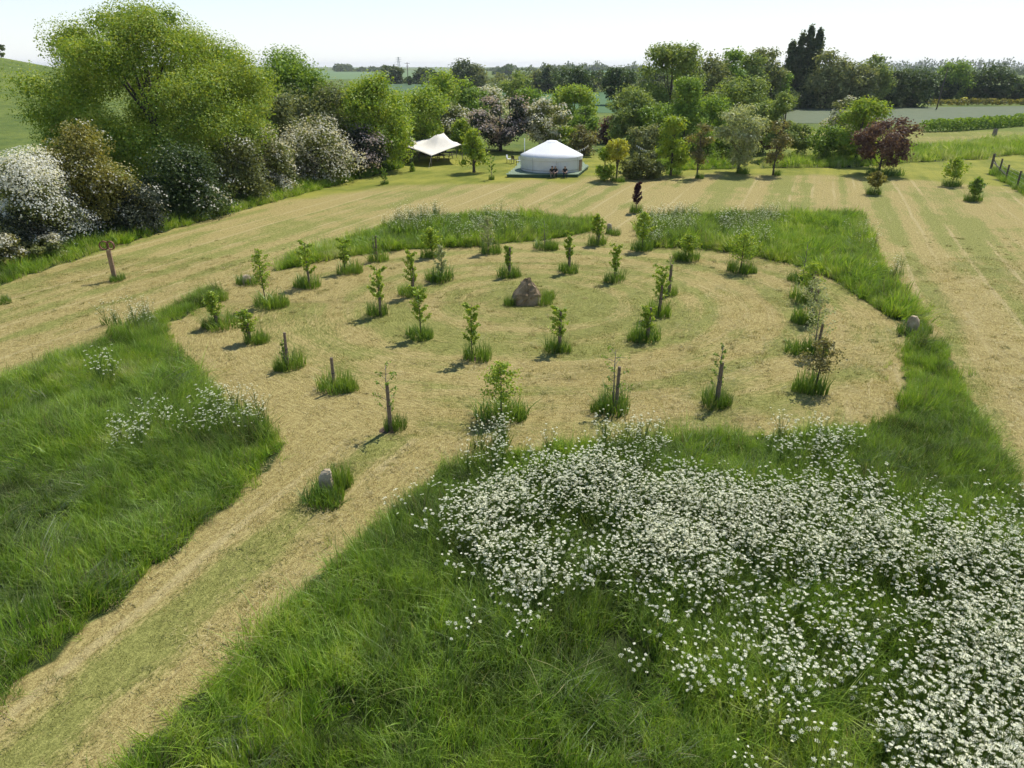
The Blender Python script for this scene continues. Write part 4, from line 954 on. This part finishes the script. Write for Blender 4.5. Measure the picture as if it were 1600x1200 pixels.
lathe('valance', [(YR+.075, WH-.32), (YR+.085, WH-.1), (YR+.085, WH-.02)], M_WALL, y_roof, 72, .008, 4)
for z in (.22, 1.12):
    mb = MB(); mb.tube([((YR+.035)*math.cos(q), (YR+.035)*math.sin(q), z) for q in np.linspace(0, 6.2832, 61)], .018, 5, False); mb.build('rope_band', M_ROPE, y_wall)
for q in np.linspace(0, 6.2832, 13)[:-1]+.2:          # wall seams
    mb = MB(); mb.box((YR*1.008*math.cos(q), YR*1.008*math.sin(q), .65), (.02, .05, 1.2), q); mb.build('wall_seam', M_CANVAS, y_wall)
mb = MB()                                              # roof tie ropes
for q in np.linspace(0, 6.2832, 9)[:-1]+.1:
    mb.tube([((YR+.09)*math.cos(q), (YR+.09)*math.sin(q), WH-.05), ((YR+.12)*math.cos(q+.03), (YR+.12)*math.sin(q+.03), .05)], .012, 4)
mb.build('guy_ropes', M_ROPE, yurt)
mb = MB(); q = -.42
mb.box(((YR+.03)*math.cos(q), (YR+.03)*math.sin(q), .72), (.06, .75, 1.42), q); mb.build('door', surf_mat('door_wood', (.16, .11, .07), (.26, .19, .12), 6, .7), yurt)
deck = empty('deck', (YC.x, YC.y, 0), .0); tag(deck, 'green edged wooden deck under the yurt', 'deck')
dpts = [P(791, 277.5), P(903, 277.5), P(919.5, 264), P(905, 254), P(812, 254), P(806, 265)]
dv = [(p.x-YC.x, p.y-YC.y) for p in dpts]
def prism(name, pts, z0, z1, m, parent):
    n = len(pts); V = [(x, y, z0) for x, y in pts]+[(x, y, z1) for x, y in pts]
    bm = bmesh.new(); vv = [bm.verts.new(v) for v in V]
    bm.faces.new(vv[n:]); bm.faces.new(vv[:n][::-1])
    for i in range(n): bm.faces.new((vv[i], vv[(i+1) % n], vv[n+(i+1) % n], vv[n+i]))
    bmesh.ops.recalc_face_normals(bm, faces=bm.faces[:])
    me = bpy.data.meshes.new(name); bm.to_mesh(me); bm.free(); me.materials.append(m)
    return link(bpy.data.objects.new(name, me), parent)
prism('skirt', [(x*.985, y*.985) for x, y in dv], -.02, DK-.05, M_SKIRT, deck)
# the deck's boards, laid front to back
nb = 40; x0, x1 = min(x for x, y in dv), max(x for x, y in dv); bw = (x1-x0)/nb
def cut(x):
    ys = []
    for (ax, ay), (bx, by_) in zip(dv, dv[1:]+dv[:1]):
        if (ax-x)*(bx-x) <= 0 and ax != bx: ys.append(ay+(by_-ay)*(x-ax)/(bx-ax))
    return (min(ys), max(ys)) if ys else None
for i in range(nb):
    xm = x0+bw*(i+.5); c_ = cut(xm)
    if not c_: continue
    mb = MB(); mb.box((xm, (c_[0]+c_[1])/2, DK-.025), (bw*.94, c_[1]-c_[0]+.06, .046)); mb.build('board', M_DECK, deck)
g = P(819.5, 240); fp = empty('flue_pipe', (X_at(819.5, 230, 81.0), 81.0, 0)); tag(fp, 'thin white pole standing at the left behind the yurt', 'pole')
M_WHITE = surf_mat('white_paint', (.72, .72, .70), (.8, .8, .78), 3, .6)
mb = MB(); mb.tube([(0, 0, 0), (.01, 0, 1.5), (0, 0, Z_at(216, 81.0))], [.05, .05, .035], 8); mb.build('shaft', M_WHITE, fp, True)

# ------------------------------------------------------------------ stretch tent
M_TENT = surf_mat('cream_canvas', (.72, .66, .54), (.80, .74, .62), .7, .9, .03)
TY = 84.0
def tp(px, py, Y): return np.array([X_at(px, py, Y), Y, Z_at(py, Y)])
ctrl = [tp(630, 227.5, 82.5), tp(674, 243.5, 80.2), tp(721, 226, 83.0), tp(712, 222, 88.5), tp(680, 214, 90.0), tp(645, 222, 89.0)]   # rim, seen from the front left round
peaks = [tp(682.5, 209.5, 84.6), tp(692.5, 206.5, 85.6), tp(664.5, 217.5, 88.0)]
tent = empty('stretch_tent', (float(np.mean([c[0] for c in ctrl])), 84.5, 0)); tag(tent, 'cream stretch tent with twin peaks and open sides', 'tent')
T0 = np.array(tent.location)
def spline(P_, n):
    out_ = []; m_ = len(P_)
    for i in range(m_):
        a, b = P_[i], P_[(i+1) % m_]
        mid = (a+b)/2; cen = np.mean(P_, 0); mid = mid+(cen-mid)*np.array([.10, .10, 0])-np.array([0, 0, .03])
        for k in range(n):
            t = k/n; out_.append((1-t)**2*a+2*t*(1-t)*mid+t*t*b)
    return np.array(out_)
rim = spline(ctrl, 8); nr_ = len(rim); cen = (peaks[0]+peaks[1])/2; NR = 9; V = []
for j in range(NR+1):
    t = j/NR
    for i in range(nr_):
        p = rim[i]*(1-t)+cen*t; 
        zz = rim[i][2]*(1-t)+(cen[2]-.35)*t-.55*math.sin(math.pi*t)*.55
        for pk, s_ in zip(peaks, (.62, .62, .75)):
            dd = math.hypot(p[0]-pk[0], p[1]-pk[1]); zz = max(zz, zz+(pk[2]-zz)*math.exp(-dd/s_))
        V.append((p[0]-T0[0], p[1]-T0[1], zz))
Q = [(j*nr_+i, j*nr_+(i+1) % nr_, (j+1)*nr_+(i+1) % nr_, (j+1)*nr_+i) for j in range(NR) for i in range(nr_)]
canopy = link(bpy.data.objects.new('canopy', np_mesh('canopy', V, np.array(Q), [M_TENT], smooth=True)), tent)
so_ = canopy.modifiers.new('thick', 'SOLIDIFY'); so_.thickness = .012
M_POLE = surf_mat('tent_pole', (.16, .13, .10), (.25, .21, .16), 8, .7)
for c in ctrl+peaks:
    mb = MB(); fx_ = .35*(c[0]-cen[0])*.12; mb.tube([(c[0]-T0[0]+fx_, c[1]-T0[1], -.05), (c[0]-T0[0], c[1]-T0[1], c[2]-.02)], .04, 6); mb.build('pole', M_POLE, tent)
for c in ctrl:
    dxy = (c-cen)[:2]; dxy = dxy/np.linalg.norm(dxy)*1.5
    mb = MB(); mb.tube([(c[0]-T0[0], c[1]-T0[1], c[2]), (c[0]-T0[0]+dxy[0], c[1]-T0[1]+dxy[1], 0)], .012, 4); mb.build('guy_rope', M_ROPE, tent)
# furniture in the shade of the tent
M_DARKWOOD = surf_mat('dark_wood', (.05, .038, .028), (.11, .085, .06), 7, .8)
def picnic(label, x, y, rz, L=1.9):
    e = empty('picnic_table', (x, y, 0), rz); tag(e, label, 'picnic table', 'furniture under the tent')
    for i in range(5): mb = MB(); mb.box((0, -.3+.15*i, .74), (L, .135, .04)); mb.build('plank', M_DARKWOOD, e)
    for s in (-1, 1):
        mb = MB(); mb.box((0, s*.72, .44), (L, .26, .04)); mb.build('bench_seat', M_DARKWOOD, e)
        mb = MB()
        mb.tube([(s*L*.36, -.68, 0), (s*L*.36, -.25, .72)], .04, 4); mb.tube([(s*L*.36, .68, 0), (s*L*.36, .25, .72)], .04, 4); mb.tube([(s*L*.36, -.8, .41), (s*L*.36, .8, .41)], .035, 4)
        mb.build('trestle', M_DARKWOOD, e)
picnic('dark picnic table under the left side of the cream tent', X_at(664, 247, 86), 86, .15)
picnic('dark picnic table under the right side of the cream tent', X_at(697, 247, 87.2), 87.2, -.3, 1.6)
def chair(label, x, y, rz, m):
    e = empty('folding_chair', (x, y, 0), rz); tag(e, label, 'chair', 'chairs on the lawn')
    mb = MB(); mb.box((0, 0, .44), (.46, .44, .035)); mb.build('seat', m, e)
    mb = MB(); mb.box((0, .23, .70), (.46, .03, .36), 0, Matrix.Rotation(-.18, 4, 'X')); mb.build('backrest', m, e)
    for sx in (-.2, .2):
        for sy in (-.19, .2):
            mb = MB(); mb.tube([(sx, sy, 0), (sx, sy*.9, .44 if sy < 0 else .62)], .018, 5); mb.build('leg', M_DARKWOOD, e)
chair('dark chair under the middle of the cream tent', X_at(683, 246, 85), 85, .4, M_DARKWOOD)
chair('white chair on the lawn left of the yurt, further from it', X_at(795, 250, 83.5), 83.5, 1.2, M_WHITE)
chair('white chair on the lawn nearest the yurt wall', X_at(811, 253, 82), 82, -.6, M_WHITE)
chair('dark chair on the lawn between the two white chairs', X_at(803, 250, 83), 83, 2.4, M_DARKWOOD)

# ------------------------------------------------------------------ people on the deck edge
M_SKIN = surf_mat('skin', (.42, .25, .18), (.52, .33, .25), 5, .6)
M_BLACK = surf_mat('black_cloth', (.012, .012, .014), (.03, .028, .03), 9, .9)
M_NAVY = surf_mat('navy_denim', (.015, .022, .04), (.03, .04, .07), 9, .9)
M_BEIGE = surf_mat('beige_cloth', (.26, .2, .16), (.36, .28, .22), 9, .9)
def person(label, x, y, seat, rz, lean_, trousers, hair, seed):
    """seated figure facing -Y: feet on the grass, seat on the deck edge"""
    r = R(seed); s = seat
    J = {'pelvis': ((0, 0, s+.10), .135), 'waist': ((0, -.03*lean_, s+.26), .125), 'chest': ((0, -.10*lean_, s+.43), .145), 'neck': ((0, -.15*lean_, s+.58), .055), 'head': ((0, -.19*lean_, s+.68), .085), 'crown': ((0, -.18*lean_, s+.77), .07)}
    E = [('pelvis', 'waist'), ('waist', 'chest'), ('chest', 'neck'), ('neck', 'head'), ('head', 'crown')]
    for n_, sx in (('l', -1), ('r', 1)):
        J[n_+'hip'] = ((sx*.09, -.03, s+.08), .085); J[n_+'knee'] = ((sx*(.14+.05*r.rand()), -.44, s+.16), .065); J[n_+'ankle'] = ((sx*.13, -.47, .08), .045); J[n_+'toe'] = ((sx*.15, -.64, .035), .035)
        J[n_+'sho'] = ((sx*.185, -.10*lean_, s+.49), .062); J[n_+'elb'] = ((sx*.24, -.22, s+.28), .045); J[n_+'wri'] = ((sx*.09, -.40, s+.24), .034); J[n_+'hand'] = ((sx*.04, -.46, s+.21), .034)
        E += [('pelvis', n_+'hip'), (n_+'hip', n_+'knee'), (n_+'knee', n_+'ankle'), (n_+'ankle', n_+'toe'), ('chest', n_+'sho'), (n_+'sho', n_+'elb'), (n_+'elb', n_+'wri'), (n_+'wri', n_+'hand')]
    ks = list(J); me = bpy.data.meshes.new('sk'); me.from_pydata([J[k][0] for k in ks], [(ks.index(a), ks.index(b)) for a, b in E], [])
    tmp = bpy.data.objects.new('sk', me); C.objects.link(tmp)
    md = tmp.modifiers.new('skin', 'SKIN'); tmp.modifiers.new('sub', 'SUBSURF').levels = 1
    for i, k in enumerate(ks):
        me.skin_vertices[0].data[i].radius = (J[k][1], J[k][1]); me.skin_vertices[0].data[i].use_root = (k == 'pelvis')
    dg = bpy.context.evaluated_depsgraph_get(); bm_ = bpy.data.meshes.new_from_object(tmp.evaluated_get(dg)); bpy.data.objects.remove(tmp)
    for mm in (M_BLACK, trousers, M_SKIN): bm_.materials.append(mm)
    names = {'pelvis': 1, 'waist': 0, 'chest': 0, 'neck': 2, 'head': 2, 'crown': 2, 'hip': 1, 'knee': 1, 'ankle': 1, 'toe': 0, 'sho': 0, 'elb': 2, 'wri': 2, 'hand': 2}
    for p in bm_.polygons:
        k = min(ks, key=lambda q: (Vector(J[q][0])-p.center).length-J[q][1]); kk = k[1:] if k not in names else k
        p.material_index = names[kk]; p.use_smooth = True
    e = empty('person', (x, y, 0), rz); tag(e, label, 'person', 'people on the deck edge')
    link(bpy.data.objects.new('body', bm_), e)
    hc = J['head'][0]; mb = MB(); n = 10
    V = []; Q = []
    for j in range(6):
        th = j/5*1.75
        for i in range(n):
            a = 6.283*i/n; V.append((hc[0]+.105*math.sin(th)*math.cos(a), hc[1]+.02+.115*math.sin(th)*math.sin(a)+.02*th, hc[2]+.03+.12*math.cos(th)-(.03 if math.sin(a) < -.3 and j == 5 else 0)+(.09 if math.sin(a) < -.4 and j > 3 else 0)))
    Q = [(j*n+i, j*n+(i+1) % n, (j+1)*n+(i+1) % n, (j+1)*n+i) for j in range(5) for i in range(n)]
    mb.add(V, Q); mb.build('hair', hair, e, True)
    mb = MB(); f_ = hc[1]-.095
    mb.box((hc[0], f_, hc[2]+.005), (.022, .03, .04)); mb.build('nose', M_SKIN, e)
    for sx in (-.033, .033): mb = MB(); mb.box((hc[0]+sx, f_+.012, hc[2]+.03), (.022, .012, .012)); mb.build('eye', M_BLACK, e)
    for sx in (-.09, .09): mb = MB(); mb.box((hc[0]+sx, hc[1]+.01, hc[2]+.005), (.016, .03, .05)); mb.build('ear', M_SKIN, e)
    mb = MB(); mb.box((hc[0], f_+.012, hc[2]-.038), (.045, .01, .010)); mb.build('mouth', surf_mat('lips', (.3, .12, .1), (.36, .15, .12)), e)
    for sx in (-1, 1):
        hp = Vector(J[('l' if sx < 0 else 'r')+'hand'][0]); mb = MB()
        for i in range(4): mb.tube([hp+Vector((sx*(-.025+.016*i), -.01, 0)), hp+Vector((sx*(-.025+.016*i), -.05-.008*(1-abs(i-1.5)), -.015)), hp+Vector((sx*(-.025+.016*i), -.07-.01*(1-abs(i-1.5)), -.04))], [.0085, .008, .007], 5)
        mb.tube([hp+Vector((-sx*.03, .01, .01)), hp+Vector((-sx*.05, -.02, 0)), hp+Vector((-sx*.05, -.045, -.015))], [.010, .009, .008], 5); mb.build('fingers', M_SKIN, e)
yd = P(865, 277.5).y
M_HAIRB = surf_mat('brown_hair', (.03, .02, .014), (.07, .045, .03), 12, .7); M_HAIRG = surf_mat('grey_hair', (.25, .24, .23), (.4, .39, .37), 12, .7)
person('person in a black top and pale trousers, left of the seated pair', X_at(862, 270, yd), yd-.02, DK, .1, 1.7, M_BEIGE, M_HAIRB, 1)
person('person with grey hair, right of the seated pair on the deck', X_at(867.8, 270, yd), yd-.02, DK, -.1, .8, M_BLACK, M_HAIRG, 2)
person('person in black sitting alone on the deck edge', X_at(882.5, 270, yd), yd-.02, DK, .05, 1.1, M_NAVY, M_HAIRG, 3)

# ------------------------------------------------------------------ ring sculpture on a post
M_RUST = surf_mat('rusty_steel', (.06, .025, .012), (.15, .06, .03), 8, .8, .2, c3=(.24, .11, .05))
M_OAK = surf_mat('oak_post', (.20, .12, .065), (.36, .24, .14), 6, .85, .3)
g = P(180, 437); Y = g.y; sc_ = empty('ring_sculpture', (g.x, Y, 0)); tag(sc_, 'two interlocked rusty rings on a wooden post in the left field', 'sculpture')
hp = Z_at(391, Y)
mb = MB(); mb.box((0, 0, hp/2-.1), (.19, .19, hp+.2), .3); mb.build('post', M_OAK, sc_)
zr = Z_at(383.5, Y); rr_ = 7.2*mpp(Y, 2); dx = 5.2*mpp(Y, 2)
for s, tl in ((-1, .22), (1, -.22)):
    V = []; n = 28; k = 4
    for i in range(n):
        a = 6.2832*i/n
        for (ro, yy) in ((rr_, -.045), (rr_, .045), (rr_-.05, .045), (rr_-.05, -.045)):
            x_, z_ = ro*math.cos(a), ro*math.sin(a); V.append((s*dx+x_*math.cos(tl)-yy*math.sin(tl), x_*math.sin(tl)+yy*math.cos(tl), zr+z_))
    Q = [(i*4+j, ((i+1) % n)*4+j, ((i+1) % n)*4+(j+1) % 4, i*4+(j+1) % 4) for i in range(n) for j in range(4)]
    link(bpy.data.objects.new('ring', np_mesh('ring', V, np.array(Q), [M_RUST])), sc_)
q = P(184, 438); tuft('tuft round the foot of the ring sculpture post', q.x, q.y, 26, 2401, .75, 'loose grass tufts')

# ------------------------------------------------------------------ fence, stump, poles, bunting
M_FENCE = surf_mat('fence_wood', (.07, .055, .042), (.16, .13, .10), 10, .9, .2)
fpx = [(1548.6, 262), (1560, 273), (1570, 284), (1588, 295), (1612, 312), (1640, 332)]
fg = [P(a, b) for a, b in fpx]
fe = empty('fence', fg[0]); tag(fe, 'wooden post and rail fence at the right edge', 'fence')
for i, p in enumerate(fg):
    mb = MB(); w_ = .11 if i else .17; hh = 1.55 if i else 1.45; d = p-fg[0]
    mb.box((d.x, d.y, hh/2-.1), (w_, w_, hh+.2), .3); mb.build('post', M_FENCE, fe)
for a, b, zs in ((0, 2, (.45,)),):
    for z in zs:
        mb = MB(); A, B = fg[a]-fg[0], fg[b]-fg[0]; mb.tube([A+Vector((0, -.08, z+.15)), B+Vector((0, -.08, z+.1))], .05, 5); mb.build('rail', M_FENCE, fe)
for z in (.35, .7, 1.05, 1.35):
    mb = MB(); mb.tube([p-fg[0]+Vector((0, -.065, z)) for p in fg], .008, 4, False); mb.build('wire', surf_mat('fence_wire%d' % int(z*100), (.2, .2, .2), (.3, .3, .3), 5, .5), fe)
mb = MB(); A = fg[0]-fg[0]; mb.tube([A+Vector((.5, -.35, 0)), A+Vector((.08, -.1, .8))], .05, 5); mb.build('brace', M_STAKE, fe)
g = P(1553, 212.5); st = empty('tree_stump', (g.x, g.y, 0)); tag(st, 'short weathered stump on the yellow mown strip at right', 'stump')
mb = MB(); mb.tube([(0, 0, -.1), (.02, 0, .5), (.05, 0, 1.05)], [.36, .32, .30], 10); mb.build('trunk', M_PALEBARK, st)
g = P(1463, 171); up = empty('utility_pole', (g.x, g.y, 0)); tag(up, 'tall leaning wooden pole before the right hand wood', 'pole')
mb = MB(); mb.tube([(0, 0, -.2), (.25, 0, 5), (.55, 0, Z_at(107, g.y))], [.16, .14, .10], 8); mb.build('shaft', M_FENCE, up, True)
g = P(638, 133); up = empty('utility_pole', (g.x, g.y, 0)); tag(up, 'far utility pole with a crossarm on the horizon', 'pole'); hz = Z_at(97.5, g.y)
mb = MB(); mb.tube([(0, 0, -.2), (0, 0, hz)], [.22, .17], 8); mb.build('shaft', M_FENCE, up, True)
for zz in (.5, 1.9):
    mb = MB(); mb.box((0, 0, hz-zz), (3.0 if zz < 1 else 1.8, .16, .18)); mb.build('crossarm', M_FENCE, up)
M_STEEL = surf_mat('galvanised_steel', (.3, .31, .32), (.4, .41, .42), 3, .5)
Yp = 1100; py_ = empty('pylon', (X_at(623, 100, Yp), Yp, 0)); tag(py_, 'faint lattice pylon on the horizon left of the far pole', 'pylon'); hz = Z_at(89, Yp)
mb = MB()
for s in (-1, 1):
    for t in (-1, 1): mb.tube([(s*2.4, t*2.4, 0), (s*.5, t*.5, hz)], .16, 4)
nseg = 7
for i in range(nseg):
    z0_, z1_ = hz*i/nseg, hz*(i+1)/nseg; w0, w1 = 2.4-1.9*i/nseg, 2.4-1.9*(i+1)/nseg
    for s in (-1, 1): mb.tube([(-w0, s*w0, z0_), (w1, s*w1, z1_)], .1, 3); mb.tube([(w0, s*w0, z0_), (-w1, s*w1, z1_)], .1, 3)
mb.build('tower', M_STEEL, py_)
for f_ in (.72, .84, .95):
    mb = MB(); mb.tube([(-4.2, 0, hz*f_), (0, 0, hz*f_+.5), (4.2, 0, hz*f_)], .18, 4); mb.build('crossarm', M_STEEL, py_)
def bunting(label, a, b, n, sag, c):
    e = empty('bunting', a); tag(e, label, 'bunting'); d = b-a
    pt = lambda t: d*t-Vector((0, 0, sag*4*t*(1-t)))
    mb = MB(); mb.tube([pt(i/12) for i in range(13)], .012, 4, False); mb.build('string', M_ROPE, e)
    for i in range(n):
        p = pt((i+.5)/n); q = pt((i+.5)/n+.02)-p; q.normalize(); u_ = Vector((q.x, q.y, 0))*.13
        V = [p-u_+Vector((0, -.006, 0)), p+u_+Vector((0, -.006, 0)), p+Vector((0, -.03, -.26)), p-u_+Vector((0, .006, 0)), p+u_+Vector((0, .006, 0)), p+Vector((0, .0, -.26))]
        mb = MB(); mb.add([tuple(v) for v in V], [(0, 3, 4, 1), (1, 4, 5, 2), (2, 5, 3, 0)], [(0, 1, 2), (3, 5, 4)]); mb.build('flag', c[i % len(c)], e)
bunting('white bunting strung from the trees left of the dark bush', Vector(tp(994, 226, 84)), Vector(tp(1026, 236, 80)), 11, .25, [M_WHITE, M_CANVAS])
bunting('white bunting strung from the yurt roof to the shrubs', Vector(tp(897, 235, 78.5)), Vector(tp(920, 226, 84)), 8, .2, [M_WHITE, M_CANVAS])

# ------------------------------------------------------------------ haze: the summer air between here and the horizon
m, nt, out = mat('summer_haze')
pv = nd(nt, 'ShaderNodeVolumePrincipled'); pv.inputs['Density'].default_value = .00010
pv.inputs['Color'].default_value = (.92, .95, 1, 1); pv.inputs['Anisotropy'].default_value = .35
nt.links.new(pv.outputs[0], out.inputs['Volume'])
mb = MB(); mb.box((0, 3400, 17), (12400, 7800, 38)); hz_ = mb.build('haze', m); tag(hz_, kind='stuff')
